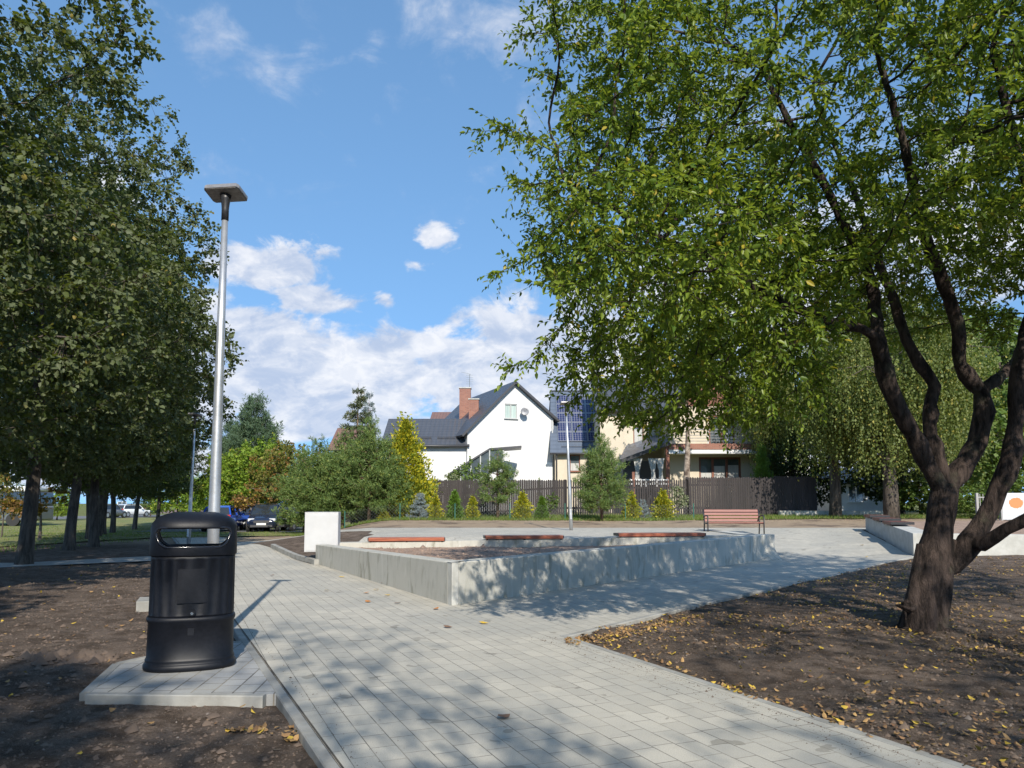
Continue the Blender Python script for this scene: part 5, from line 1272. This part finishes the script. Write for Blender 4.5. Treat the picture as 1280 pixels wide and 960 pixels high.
def roof_slab(parent, name, quad, mat, th=.14, trim=True):
    """quad: eave-left, eave-right, ridge-right, ridge-left; tiles in a UV map of metres"""
    q = [Vector(p) for p in quad]; n = (q[1]-q[0]).cross(q[3]-q[0]).normalized()
    if n.z < 0: n = -n
    me = bpy.data.meshes.new(name); V = q+[p-n*th for p in q]
    me.from_pydata([tuple(v) for v in V], [], [(0, 1, 2, 3), (7, 6, 5, 4), (0, 4, 5, 1), (1, 5, 6, 2), (2, 6, 7, 3), (3, 7, 4, 0)])
    uv = me.uv_layers.new(name='UVMap'); ex = (q[1]-q[0]).normalized(); ey = n.cross(ex)
    for pl_ in me.polygons:
        for li in pl_.loop_indices:
            v = V[me.loops[li].vertex_index]-q[0]; uv.data[li].uv = (v.dot(ex), abs(v.dot(ey)))
    me.materials.append(M[mat]); me.materials.append(M['trim_dark'])
    for i, pl_ in enumerate(me.polygons):
        if i: pl_.material_index = 1
    o = bpy.data.objects.new(name, me); COL.objects.link(o); o.parent = parent; return o

# white gabled house
def white_house():
    Y = 50.0; zb = g(0, 50)-.2
    rot = math.radians(22)
    o0 = at(584, 600, Y); base = Vector((o0.x, Y, zb))
    r = empty('white_house', base, 0, 'white gabled house with anthracite roof, brick chimneys and lower wing', 'house')
    u = Vector((math.cos(rot), math.sin(rot), 0)); n = Vector((-math.sin(rot)*1.0, math.cos(rot), 0)); O = Vector((0, 0, 0))
    Wg = ((692-640)/F*Y-o0.x)/(math.cos(rot)-(692-640)/F*math.sin(rot)); ze = ztop(538, Y)-zb; za = ztop(476, Y)-zb; zr = ztop(522, Y)-zb+.15
    apx = Wg*.53; dep = 11.0
    gab = [(0, 0), (Wg, 0), (Wg, zr), (apx, za), (0, ze)]
    fr = (O, u, n)
    wu = (634-584)/F*Y; wz = ztop(521, Y)-zb; hole = (wu, wz, wu+.92, ztop(502, Y)-zb)
    m = MB(); face_wall(m, gab, [hole], fr)
    C = lambda a, z, d: O+u*a+n*d+Vector((0, 0, z))
    m.add([C(0, 0, 0), C(0, ze, 0), C(0, ze, dep), C(0, 0, dep)], [(0, 1, 2, 3)]); m.add([C(Wg, 0, 0), C(Wg, zr, 0), C(Wg, zr, dep), C(Wg, 0, dep)], [(0, 1, 2, 3)])
    m.add([C(p[0], p[1], dep) for p in gab], [tuple(range(5))]); m.build('wall', 'white_plaster', r, fixn=False)
    window(r, fr, hole, 'frame_grey', 'curtain', 1)
    sl = (za-ze)/apx; ov = .35
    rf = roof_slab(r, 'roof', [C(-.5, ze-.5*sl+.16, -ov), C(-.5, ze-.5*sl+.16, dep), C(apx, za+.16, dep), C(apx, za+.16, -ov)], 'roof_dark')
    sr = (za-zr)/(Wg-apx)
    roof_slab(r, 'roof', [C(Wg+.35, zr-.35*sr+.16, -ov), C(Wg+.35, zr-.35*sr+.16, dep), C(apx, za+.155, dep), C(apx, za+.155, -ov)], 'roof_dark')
    # wing to the left: ridge square to the main ridge
    wl = (584-484)/F*Y+.1; zwe = ztop(554, Y)-zb; zwr = ztop(519, Y)-zb; wd = 5.6; s0 = .25
    D = lambda a, z, d: Vector((a, d, z))
    m = MB(); m.add([D(-wl, 0, s0), D(.05, 0, s0), D(.05, zwe, s0), D(-wl, zwe, s0)], [(0, 1, 2, 3)]); m.add([D(-wl, 0, s0), D(-wl, zwe, s0), D(-wl, zwr-.1, s0+wd/2), D(-wl, zwe, s0+wd), D(-wl, 0, s0+wd)], [(0, 1, 2, 3, 4)])
    m.add([D(-wl, 0, s0+wd), D(.05, 0, s0+wd), D(.05, zwe, s0+wd), D(-wl, zwe, s0+wd)], [(0, 1, 2, 3)]); m.build('wing_wall', 'white_plaster', r, fixn=False)
    sw = (zwr-zwe)/(wd/2)
    wr = roof_slab(r, 'wing_roof', [D(-wl-.35, zwe-.3*sw+.1, s0-.3), D(.10, zwe-.3*sw+.1, s0-.3), D(1.2, zwr+.1, s0+wd/2), D(-wl-.35, zwr+.1, s0+wd/2)], 'roof_dark')
    roof_slab(r, 'wing_roof', [D(.6, zwe-.3*sw+.1, s0+wd+.3), D(-wl-.35, zwe-.3*sw+.1, s0+wd+.3), D(-wl-.35, zwr+.098, s0+wd/2), D(.6, zwr+.098, s0+wd/2)], 'roof_dark')
    m = MB(); m.tube([D(-wl-.35, zwe-.3*sw+.02, s0-.38), D(.15, zwe-.3*sw+.02, s0-.38)], .07, 8); m.build('gutter', 'trim_dark', r, smooth=True)
    m = MB()
    for a0, a1 in ((-wl+1.6, -wl+2.9), (-wl+3.3, -wl+4.9)):
        zz_ = zwe+.35*sw+.22; dd = s0+.35
        m.tube([D(a0, zz_, dd), D(a1, zz_, dd)], .02, 6); m.tube([D(a0, zz_-.08, dd), D(a1, zz_-.08, dd)], .02, 6)
        for q in np.arange(a0, a1+.01, .4): m.box(D(q, zz_-.06, dd), (.03, .04, .2))
    m.build('snow_guard', 'trim_dark', wr)
    # chimneys
    for px, w, top, bot, d in ((581.5, .80, 486, 520, 5.2), (592.5, .66, 500, 524, 2.6)):
        Yc = Y+d; x = at(px, 500, Yc).x-base.x; zt = ztop(top, Yc)-zb; z0 = ztop(bot, Yc)-zb-1.6
        m = MB(); m.box((x, d, (zt+z0)/2), (w, .62, zt-z0)); ch = m.build('chimney', 'brick', rf)
        m = MB(); m.box((x, d, zt+.03), (w+.10, .72, .07)); m.build('chimney_cap', 'conc_pale', rf)
    xa = at(587, 480, Y+5).x-base.x; z0 = ztop(500, Y+5)-zb; m = MB(); m.tube([(xa, 5, z0-.6), (xa, 5, ztop(468, Y+5)-zb)], .018, 5)
    for k in range(5): m.tube([(xa-.25, 5, ztop(469, Y+5)-zb-k*.16), (xa+.25, 5, ztop(469, Y+5)-zb-k*.16)], .010, 4)
    m.tube([(xa-.6, 5, ztop(465, Y+5)-zb), (xa+.1, 5, ztop(468, Y+5)-zb)], .012, 4); m.build('aerial', 'wire', r)
    m = MB(); m.tube([C(Wg-.12, zr-.1, -.1), C(Wg-.12, 0, -.1)], .045, 8); m.build('downpipe', 'frame_grey', r, smooth=True)
    # satellite dish
    dc = C(wu+1.32, (ztop(512, Y)-zb), -.35); m = MB()
    rings = []
    for k in range(5): q = .27*k/4+.01; rings.append([dc+Vector((math.cos(t)*q, -.08+.5*q*q*0-.0+.0+(q**2)*-.5, math.sin(t)*q)) for t in np.linspace(0, 2*PI, 21)[:-1]])
    m.loft(rings, cap=False); ds = m.build('satellite_dish', 'lamp_grey', r, smooth=True); sol = ds.modifiers.new('s', 'SOLIDIFY'); sol.thickness = .02
    m = MB(); m.bar(dc+Vector((0, -.05, 0)), dc+Vector((0, .36, -.05)), .04); m.bar(dc+Vector((0, -.1, -.3)), dc+Vector((0, -.45, -.1)), .02); m.build('bracket', 'wire', ds)
    # outside stair canopy: sloped thin roof on posts, glazed side
    p0 = (at(560, 592, Y-2.2)-base); p1 = (at(612, 560, Y-2.2)-base); p2 = (at(652, 557, Y-2.2)-base)
    p0.z += 0; m = MB()
    for a_, b_ in ((p0, p1), (p1, p2)): m.prism([a_, b_, b_+Vector((0, 0, -.12)), a_+Vector((0, 0, -.12))], (0, 2.2, 0))
    m.build('canopy_roof', 'trim_dark', r)
    m = MB(); hgt = 2.1
    m.add([p0+Vector((0, .12, -.12)), p1+Vector((0, .12, -.12)), p1+Vector((.85, .12, -.12)), p1+Vector((.85, .12, -1.3)), p1+Vector((0, .12, -1.6)), p0+Vector((0, .12, -1.0))], [(0, 1, 2, 3, 4, 5)]); m.build('stair_glazing', 'glass', r)
    m = MB()
    for q in [p0.lerp(p1, t) for t in (.3, .55, .78, 1.0)]+[p1+Vector((.85, .06, 0))]:
        m = MB(); m.box(q+Vector((0, .06, -.62)), (.07, .07, 1.1)); m.build('stair_post', 'frame_grey', r)
    m = MB(); m.prism([p0+Vector((0, .1, -1.0)), p1+Vector((0, .1, -1.6)), p1+Vector((.85, .1, -1.3)), p1+Vector((.85, .1, -4.5)), p0+Vector((0, .1, -4.0))], (0, 2.0, 0)); m.build('stair_wall', 'white_plaster', r)
    # small white door and vent by right corner
    m = MB(); m.box(C(Wg-.35, ztop(592, Y)-zb, -.03), (.4, .06, 1.7)); m.build('service_door', 'white_pvc', r)
white_house()

def solar_house():
    Y = 51.5; c = at(694, 600, Y); zb = g(4, 47)-.2; base = Vector((c.x, Y, zb))
    r = empty('solar_house', base, 0, 'cream house with slate blue roof carrying a grid of solar panels', 'house'); X = lambda px, Yq=Y: at(px, 500, Yq).x-base.x; Z = lambda py, Yq=Y: ztop(py, Yq)-zb
    ze = Z(566); w = X(775); dep = 6.5
    fr = (Vector((0, 0, 0)), Vector((1, 0, 0)), Vector((0, 1, 0)))
    h1 = (X(711.5), Z(589.5), X(724.5), Z(568.5))
    m = MB(); face_wall(m, [(0, 0), (w, 0), (w, ze), (0, ze)], [h1], fr)
    zr = Z(487, Y+2.6)
    m.add([(0, 0, 0), (0, 0, ze), (0, 2.9, zr-.1), (0, dep, ze), (0, dep, 0)], [(0, 1, 2, 3, 4)]); m.add([(w, 0, 0), (w, 0, ze), (w, 2.9, zr-.1), (w, dep, ze), (w, dep, 0)], [(0, 1, 2, 3, 4)])
    m.build('wall', 'cream_plaster', r, fixn=False); window(r, fr, h1, 'frame_brown', 'glass', 0, curtain=[(.05, .95, .5)])
    e0 = Vector((-.35, -.35, Z(563)-.0)); xe = w+.3
    rf = roof_slab(r, 'roof', [(-.35, -.35, ze-.05), (xe, -.35, ze-.05), (xe, 2.9, zr), (-.15, 2.9, zr)], 'roof_blue')
    roof_slab(r, 'roof', [(xe, 6.2, ze), (-.35, 6.2, ze), (-.15, 2.9, zr-.003), (xe, 2.9, zr-.003)], 'roof_blue')
    m = MB(); m.tube([(-.4, -.42, ze-.08), (xe, -.42, ze-.08)], .07, 8); m.tube([(.1, -.38, ze-.1), (.1, -.08, ze-.5), (.1, -.08, 0)], .045, 8); m.build('gutter', 'trim_dark', r, smooth=True)
    # solar array: 5 rows of panels lying on the slope
    a = Vector((-.35, -.35, ze-.05)); up = (Vector((-.25, 2.9, zr))-a); L_ = up.length; sl = math.atan2(zr-ze+.05, 3.25)
    arr = empty('solar_array', Vector((X(697.5), -.35, ze-.05)), 0); arr.parent = r; arr.rotation_euler = (sl, 0, 0)
    m = MB(); k = 0; pw, ph = .98, (L_-1.5)/5; M['pv_frame'] = pbr('panel_frame', (.35, .36, .38), None, rough=.3, metal=.6)
    fm = MB()
    for i in range(3):
        for j in range(5):
            m.box((.5*pw+i*(pw+.03), .95+ph*(j+.5), .09), (pw-.06, ph-.10, .03)); fm.box((.5*pw+i*(pw+.03), .95+ph*(j+.5), .08), (pw, ph-.02, .03))
    fm.build('panel_frames', 'pv_frame', arr)
    m.build('solar_cells', 'pv', arr)
    m = MB(); m.tube([(0.2, .5, .1), (xe-.1, .5, .1)], .02, 6); m.build('snow_guard', 'trim_dark', arr)
solar_house()

def balcony_house():
    Y = 46.0; zb = g(8, 46)-.2; c = at(757, 600, Y); base = Vector((c.x, Y, zb))
    r = empty('balcony_house', base, 0, 'cream house with white balcony, brown trim and curtained porch behind the dark fence', 'house')
    X = lambda px, Yq=Y: at(px, 500, Yq).x-base.x; Z = lambda py, Yq=Y: ztop(py, Yq)-zb
    V3 = Vector; U = V3((1, 0, 0)); Nn = V3((0, 1, 0))
    # back volume (stairs / upper wall left)
    fr1 = (V3((0, 2.6, 0)), U, Nn); w1 = X(845, Y+2.6); z1 = Z(512, Y+2.6)
    hb = [(X(791, Y+2.6), Z(556, Y+2.6), X(804, Y+2.6), Z(533, Y+2.6))]
    m = MB(); face_wall(m, [(0, 0), (w1, 0), (w1, z1), (0, z1)], hb, fr1); m.add([(0, 2.6, 0), (0, 2.6, z1), (0, 9, z1), (0, 9, 0)], [(0, 1, 2, 3)]); m.build('back_wall', 'cream_plaster', r, fixn=False)
    f = window(r, fr1, hb[0], 'frame_brown', 'glass', 0, curtain=[(.05, .95, .85)])
    roof_slab(r, 'roof', [(-.3, 2.2, z1-.1), (w1+1.0, 2.2, z1-.1), (w1+1.0, 6.0, z1+2.6), (-.3, 6.0, z1+2.6)], 'roof_dark')
    # main volume
    x0, x1 = X(836), X(945); zt = Z(508); zfl = Z(562)
    fr = (V3((0, 0, 0)), U, Nn)
    h_low = (X(872), Z(600.5), X(924), Z(571.5)); h_up = (X(885), Z(556), X(917), Z(519)); h_l = (X(868), Z(556), X(884), Z(527))
    m = MB(); face_wall(m, [(x0, 0), (x1, 0), (x1, zt), (x0, zt)], [h_low, h_up], fr)
    m.add([(x0, 0, 0), (x0, 0, zt), (x0, 8, zt), (x0, 8, 0)], [(0, 1, 2, 3)]); m.add([(x1, 0, 0), (x1, 0, zt), (x1, 8, zt), (x1, 8, 0)], [(0, 1, 2, 3)]); m.build('wall', 'cream_plaster', r, fixn=False)
    window(r, fr, h_low, 'frame_brown', 'glass', 2, fw=.11, curtain=[(.04, .30, .35), (.36, .62, .62), (.70, .95, .66)])
    window(r, fr, h_up, 'frame_brown', 'glass', 1, fw=.10, curtain=[(.55, .95, .9)])
    # gable above with brown soffit
    xm = (x0+x1)/2; zg = zt+2.4
    m = MB(); m.add([(x0, 0, zt), (x1, 0, zt), (xm, 0, zg)], [(0, 1, 2)]); m.build('gable', 'frame_brown', r, fixn=False)
    roof_slab(r, 'roof', [(x0-.7, -1.2, zt-.5), (x0-.7, 8, zt-.5), (xm, 8, zg+.15), (xm, -1.2, zg+.15)], 'roof_dark'); roof_slab(r, 'roof', [(x1+.7, 8, zt-.5), (x1+.7, -1.2, zt-.5), (xm, -1.2, zg+.152), (xm, 8, zg+.152)], 'roof_dark')
    # balcony
    bx0, bx1 = X(835, Y-1.4), X(957, Y-1.4); zf = Z(562, Y-1.4)
    m = MB(); m.box(((bx0+bx1)/2, -.7, zf-.10), (bx1-bx0, 1.4, .26)); bl = m.build('balcony', 'white_plaster', r)
    m = MB(); m.box(((bx0+bx1)/2, -1.415, zf+.18), (bx1-bx0, .03, .34)); m.build('balcony_trim', 'brick', bl)
    m = MB()
    for k in range(5): z = zf+.5+k*.17; m.tube([(bx0, -1.38, z), (bx1, -1.38, z)], .018 if k < 4 else .03, 6)
    for x in np.linspace(bx0+.05, bx1-.05, 6): m.box((x, -1.38, zf+.75), (.05, .05, .95))
    m.build('railing', 'galv', bl)
    m = MB()
    for x in (bx0+1.4, bx1-.5): m.tube([(x, -1.0, 0), (x, -1.0, zf-.2)], .06, 8)
    # porch: lean-to roof with white curtains tied back
    Yp = Y-1.2; a0, a1 = X(762, Yp), X(834, Yp); zl = Z(579, Yp); zh = Z(552, Yp)
    q = [(X(772, Yp), -1.6, Z(575, Yp)), (X(834, Yp), -1.6, Z(552, Yp)), (X(838, Y), 2.55, Z(540, Y+2)), (X(790, Y), 2.55, Z(556, Y+2))]
    roof_slab(r, 'porch_roof', q, 'roof_blue', th=.22)
    m = MB(); m.box((X(790, Yp), -1.3, Z(590, Yp)/2), (.14, .14, Z(590, Yp))); m.box((X(833, Yp), -1.2, Z(558, Yp)/2), (.2, .2, Z(558, Yp))); m.build('porch_post', 'frame_brown', r)
    m = MB(); m.box(((X(785, Yp)+X(832, Yp))/2, 1.2, 1.7), (X(832, Yp)-X(785, Yp), .1, 3.4)); m.build('porch_back_wall', 'trim_dark', r)
    for px in (796, 814, 823.5):
        m = MB(); xc = X(px, Yp); zt_ = Z(573, Yp); zb_ = Z(604, Yp); k = 9; cols = []
        for tz in np.linspace(0, 1, 9):
            wd = .30*(1-1.9*tz*(1-tz)*.9)*(.9 if tz < .5 else .62); sh = .12*tz*(1 if px != 796 else -1)*.5
            cols.append([V3((xc+sh+wd*(i/(k-1)*2-1), -1.25+.035*(i % 2), zt_+(zb_-zt_)*tz)) for i in range(k)])
        for i in range(8):
            for j in range(k-1): m.add([cols[i][j], cols[i][j+1], cols[i+1][j+1], cols[i+1][j]], [(0, 1, 2, 3)])
        o = m.build('porch_curtain', 'curtain_white', r, fixn=False); s_ = o.modifiers.new('s', 'SOLIDIFY'); s_.thickness = .012
    m = MB()
    for z in (Z(605, Yp), Z(600, Yp)): m.bar((X(785, Yp), -1.32, z), (X(833, Yp), -1.32, z), .05, .07)
    for px in np.linspace(786, 832, 8): m.box((X(px, Yp), -1.32, Z(603.5, Yp)), (.05, .05, .45))
    m.build('porch_railing', 'white_pvc', r)
balcony_house()

def simple_house(name, px0, px1, Y, eave_py, ridge_py, wall, roof, label, dep=7, zrise=0, windows=()):
    c = at(px0, 600, Y); zb = g(c.x, Y)-.3; base = Vector((c.x, Y, zb)); r = empty(name, base, 0, label, 'house')
    w = at(px1, 600, Y).x-c.x; ze = ztop(eave_py, Y)-zb; zr = ztop(ridge_py, Y+dep/2)-zb; fr = (Vector((0, 0, 0)), Vector((1, 0, 0)), Vector((0, 1, 0)))
    m = MB(); face_wall(m, [(0, 0), (w, 0), (w, ze), (0, ze)], windows, fr)
    for x in (0, w): m.add([(x, 0, 0), (x, 0, ze), (x, dep/2, zr-.1), (x, dep, ze), (x, dep, 0)], [(0, 1, 2, 3, 4)])
    m.add([(0, dep, 0), (w, dep, 0), (w, dep, ze), (0, dep, ze)], [(0, 1, 2, 3)]); m.build('wall', wall, r, fixn=False)
    for h in windows: window(r, fr, h, 'white_pvc', 'glass', 1)
    roof_slab(r, 'roof', [(-.4, -.4, ze-.2), (w+.4, -.4, ze-.2), (w+.4, dep/2, zr), (-.4, dep/2, zr)], roof); roof_slab(r, 'roof', [(w+.4, dep+.4, ze-.2), (-.4, dep+.4, ze-.2), (-.4, dep/2, zr-.004), (w+.4, dep/2, zr-.004)], roof)
    return r
simple_house('brown_roofed_house', 415, 450, 68, 560, 535, 'fence_dark', 'roof_brown', 'house with brown roof peeking out behind the slender spruces')
simple_house('far_house', 540, 590, 75, 530, 515, 'cream_plaster', 'roof_brown', 'far brown roof just visible over the wing ridge of the white house')
simple_house('white_outbuilding', 1040, 1110, 58, 600, 585, 'white_plaster', 'roof_dark', 'low white building glimpsed through the birch trunks', windows=[(1.2, 1.0, 2.4, 2.2)])
simple_house('white_neighbour_house', 962, 1012, 56, 560, 500, 'white_plaster', 'roof_dark', 'white house partly hidden by dark trees beyond the balcony house')
simple_house('roadside_shop', 140, 168, 120, 640, 634, 'white_plaster', 'brick', 'far low white and red roadside building between the trunks', dep=9, windows=[(1, .8, 2.4, 2.2)])
simple_house('roadside_hall', 188, 262, 125, 643, 638, 'cream_plaster', 'roof_brown', 'long far hall behind the left lawn right of the slim trunks', dep=9)

# ------------------------------------------------------------ vehicles
M['car_blue'] = pbr('blue_car_paint', (.015, .07, .42), None, rough=.22); M['car_navy'] = pbr('navy_car_paint', (.012, .018, .04), None, rough=.18); M['car_grey'] = pbr('grey_car_paint', (.10, .11, .12), None, rough=.25)
M['car_white'] = pbr('white_car_paint', (.65, .66, .66), None, rough=.3); M['car_black'] = pbr('black_car_paint', (.012, .012, .013), None, rough=.25)
for k in ('car_blue', 'car_navy', 'car_grey', 'car_white', 'car_black'): M[k].node_tree.nodes['Principled BSDF'].inputs['Coat Weight'].default_value = .7
M['tyre'] = pbr('tyre_rubber', (.02, .02, .02), None, rough=.8); M['rim'] = pbr('alloy_rim', (.5, .5, .52), None, rough=.3, metal=.8)
M['headlight'] = pbr('headlight_glass', (.6, .62, .65), None, rough=.08); M['taillight'] = pbr('tail_light', (.45, .02, .015), None, rough=.15); M['plate'] = pbr('number_plate', (.7, .7, .68), None, rough=.5); M['car_glass'] = pbr('car_glass', (.02, .025, .03), None, rough=.04, spec=.9)
def car(x, y, rz, paint, label, L_=4.3, Wd=1.78, H=1.5, suv=False, group='cars parked on the left'):
    r = empty('parked_car', (x, y, g(x, y)+.03), rz, label, 'car', group)     # nose points along +x
    h = L_/2; wr = .34 if not suv else .37
    def ring(px, zb, zt, hw, rd=.12):
        return [(px, s*hw*k, z) for s, k, z in ((-1, .86, zb), (-1, 1, zb+.16), (-1, 1, zb+(zt-zb)*.62), (-1, .93, zt-.05), (-1, .80, zt), (1, .80, zt), (1, .93, zt-.05), (1, 1, zb+(zt-zb)*.62), (1, 1, zb+.16), (1, .86, zb))]
    hb = .98 if not suv else 1.05; w = Wd/2
    m = MB(); m.loft([ring(-h, .42, .80, w*.80), ring(-h+.10, .28, hb-.04, w*.93), ring(-h+.45, .24, hb, w), ring(-.6, .22, hb, w), ring(.7, .22, hb-.02, w), ring(h-.75, .24, hb-.13, w*.98), ring(h-.28, .26, hb-.24, w*.92), ring(h-.04, .32, .70, w*.80), ring(h, .40, .62, w*.70)])
    m.build('body', paint, r, smooth=True)
    def gr(px, z, hw): return (px, z, hw)
    g0 = [(-h+.22, hb-.03, w*.86), (-h+.55, H-.10, w*.70), (-h+.95, H, w*.68), (.0, H+.01, w*.70), (.45, H-.06, w*.70), (h-1.15, hb-.05, w*.88)]
    m = MB(); prof = [(p[0], p[1]) for p in g0]
    m.loft([[(px, -hw, z) for px, z, hw in g0]+[(g0[-1][0], -w*.9, hb-.16), (g0[0][0], -w*.9, hb-.16)], [(px, hw, z) for px, z, hw in g0]+[(g0[-1][0], w*.9, hb-.16), (g0[0][0], w*.9, hb-.16)]])
    m.build('windows', 'car_glass', r)
    m = MB(); rr_ = [(px, z+.012, hw*1.02) for px, z, hw in g0]
    for a, b in zip(rr_[1:-1][:-1], rr_[1:-1][1:]): m.add([(a[0], -a[2], a[1]), (b[0], -b[2], b[1]), (b[0], b[2], b[1]), (a[0], a[2], a[1])], [(0, 1, 2, 3)])
    for s in (-1, 1):
        for i, j in ((0, 1), (4, 5)): m.bar((rr_[i][0], s*rr_[i][2], rr_[i][1]), (rr_[j][0], s*rr_[j][2], rr_[j][1]), .08, .06)
        m.bar((-.15, s*w*.90, hb-.04), (-.12, s*w*.71, H-.01), .08, .05)
        m.bar((rr_[1][0], s*rr_[1][2], rr_[1][1]), (rr_[4][0], s*rr_[4][2], rr_[4][1]), .05, .05)
    rf = m.build('roof', paint, r)
    for sx in (-1, 1):
        for sy in (-1, 1):
            X_ = sx*(h-.78); m = MB(); m.tube([(X_, sy*(w-.20), wr), (X_, sy*(w+.005), wr)], wr, 20); t = m.build('wheel', 'tyre', r)
            m = MB(); m.tube([(X_, sy*(w+.006), wr), (X_, sy*(w+.012), wr)], wr*.62, 12); m.build('rim', 'rim', t)
    for sy in (-1, 1):
        m = MB(); m.box((h-.17, sy*w*.66, .70), (.16, .36, .17), rz=-sy*.35); m.build('headlight', 'headlight', r, bevel=.03)
        m = MB(); m.box((-h+.12, sy*w*.80, .84), (.12, .20, .30)); m.build('taillight', 'taillight', r, bevel=.03)
        m = MB(); m.box((.62, sy*(w+.10), hb+.02), (.10, .2, .14)); m.build('mirror', paint, r, bevel=.03)
    m = MB(); m.box((h+.0, 0, .60), (.04, .85, .15)); m.box((h-.01, 0, .36), (.05, 1.2, .12)); m.build('grille', 'trim_dark', r)
    m = MB(); m.box((h+.025, 0, .47), (.02, .52, .11)); m.build('number_plate', 'plate', r)
    m = MB(); m.box((-h-.005, 0, .60), (.02, .52, .11)); m.build('number_plate', 'plate', r)
    return r
p = gp(282, 46.5); car(p.x, p.y, math.radians(98), 'car_blue', 'bright blue hatchback seen from behind next to the tall lamp')
p = gp(304, 51); car(p.x, p.y, math.radians(200), 'car_grey', 'grey car half hidden behind the little rust brown tree')
p = gp(335, 46.0); car(p.x, p.y, math.radians(-80), 'car_navy', 'dark navy car facing the viewer beneath the olive trees', suv=True, H=1.62)
p = gp(319, 50); car(p.x, p.y, math.radians(-84), 'car_blue', 'second blue car mostly hidden behind the dark navy car')
p = gp(362, 47.5); car(p.x, p.y, math.radians(-95), 'car_black', 'black car in deep shade right of the navy car')
p = gp(167, 92); car(p.x, p.y, math.radians(70), 'car_white', 'far white car on the road beyond the lawn', group='cars on the far road')
p = gp(139, 86); car(p.x, p.y, math.radians(80), 'car_grey', 'far grey car on the road between two trunks', group='cars on the far road')
p = gp(-18, 58); r = empty('bus', (p.x, p.y, g(p.x, p.y)), math.radians(5), 'dark windowed bus with white roof cut by the left edge', 'bus')
m = MB(); m.box((0, 0, .95), (9, 2.5, 1.1)); m.build('body', 'car_grey', r, bevel=.12); m = MB(); m.box((0, 0, 2.0), (8.9, 2.42, 1.1)); m.build('windows', 'car_glass', r, bevel=.1)
m = MB(); m.box((0, 0, 2.75), (9, 2.5, .42)); m.build('roof', 'car_white', r, bevel=.15)
for x in (-2.8, 2.8):
    for s in (-1, 1): m = MB(); m.tube([(x, s*1.0, .48), (x, s*1.27, .48)], .48, 18); m.build('wheel', 'tyre', r)

# ------------------------------------------------------------ single fallen leaves lying on the paving
lv = litter('x', np.array([0.0]), np.array([60.0]), .075, 'litter', 5); base_me = lv.data; bpy.data.objects.remove(lv)
co = np.array([v.co[:] for v in base_me.vertices]); co -= co.mean(0)
for v, c_ in zip(base_me.vertices, co): v.co = c_
leafm = []
for nm, c in (('yellow_fallen_leaf', (.62, .40, .03)), ('orange_fallen_leaf', (.50, .20, .04)), ('brown_fallen_leaf', (.20, .11, .06))):
    me = base_me.copy(); me.materials.clear(); me.materials.append(pbr(nm, c, tuple(q*.8 for q in c), 30, .7)); leafm.append((nm, me))
spots = [(423, 683, 0), (427, 722, 0), (408, 739, 0), (458, 742, 1), (460, 753, 1), (484, 745, 0), (497, 755, 2), (545, 762, 1), (605, 780, 0), (512, 735, 2), (377, 700, 1), (395, 705, 0), (480, 730, 2), (1078, 692, 0), (1083, 697, 0), (1075, 682, 1),
         (630, 898, 2), (470, 738, 0), (340, 720, 2), (560, 785, 2)]
names = ('yellow', 'orange brown', 'dark brown')
for i, (px, py, k) in enumerate(spots):
    d = px_dir(px, py); t = -EYE/d.z
    for _ in range(6): q = cam.location+d*t; t = -(EYE-g(q.x, q.y))/d.z
    q = cam.location+d*t
    o = bpy.data.objects.new('fallen_leaf', leafm[k][1]); COL.objects.link(o); o.location = (q.x, q.y, g(q.x, q.y)+.02); o.rotation_euler = (0, 0, i*1.7); o.scale = (1.3,)*3 if py > 670 else (1.2,)*3
    tag(o, f'{names[k]} fallen leaf lying on the grey paving', 'fallen leaf', f'{names[k]} fallen leaves on the paving')
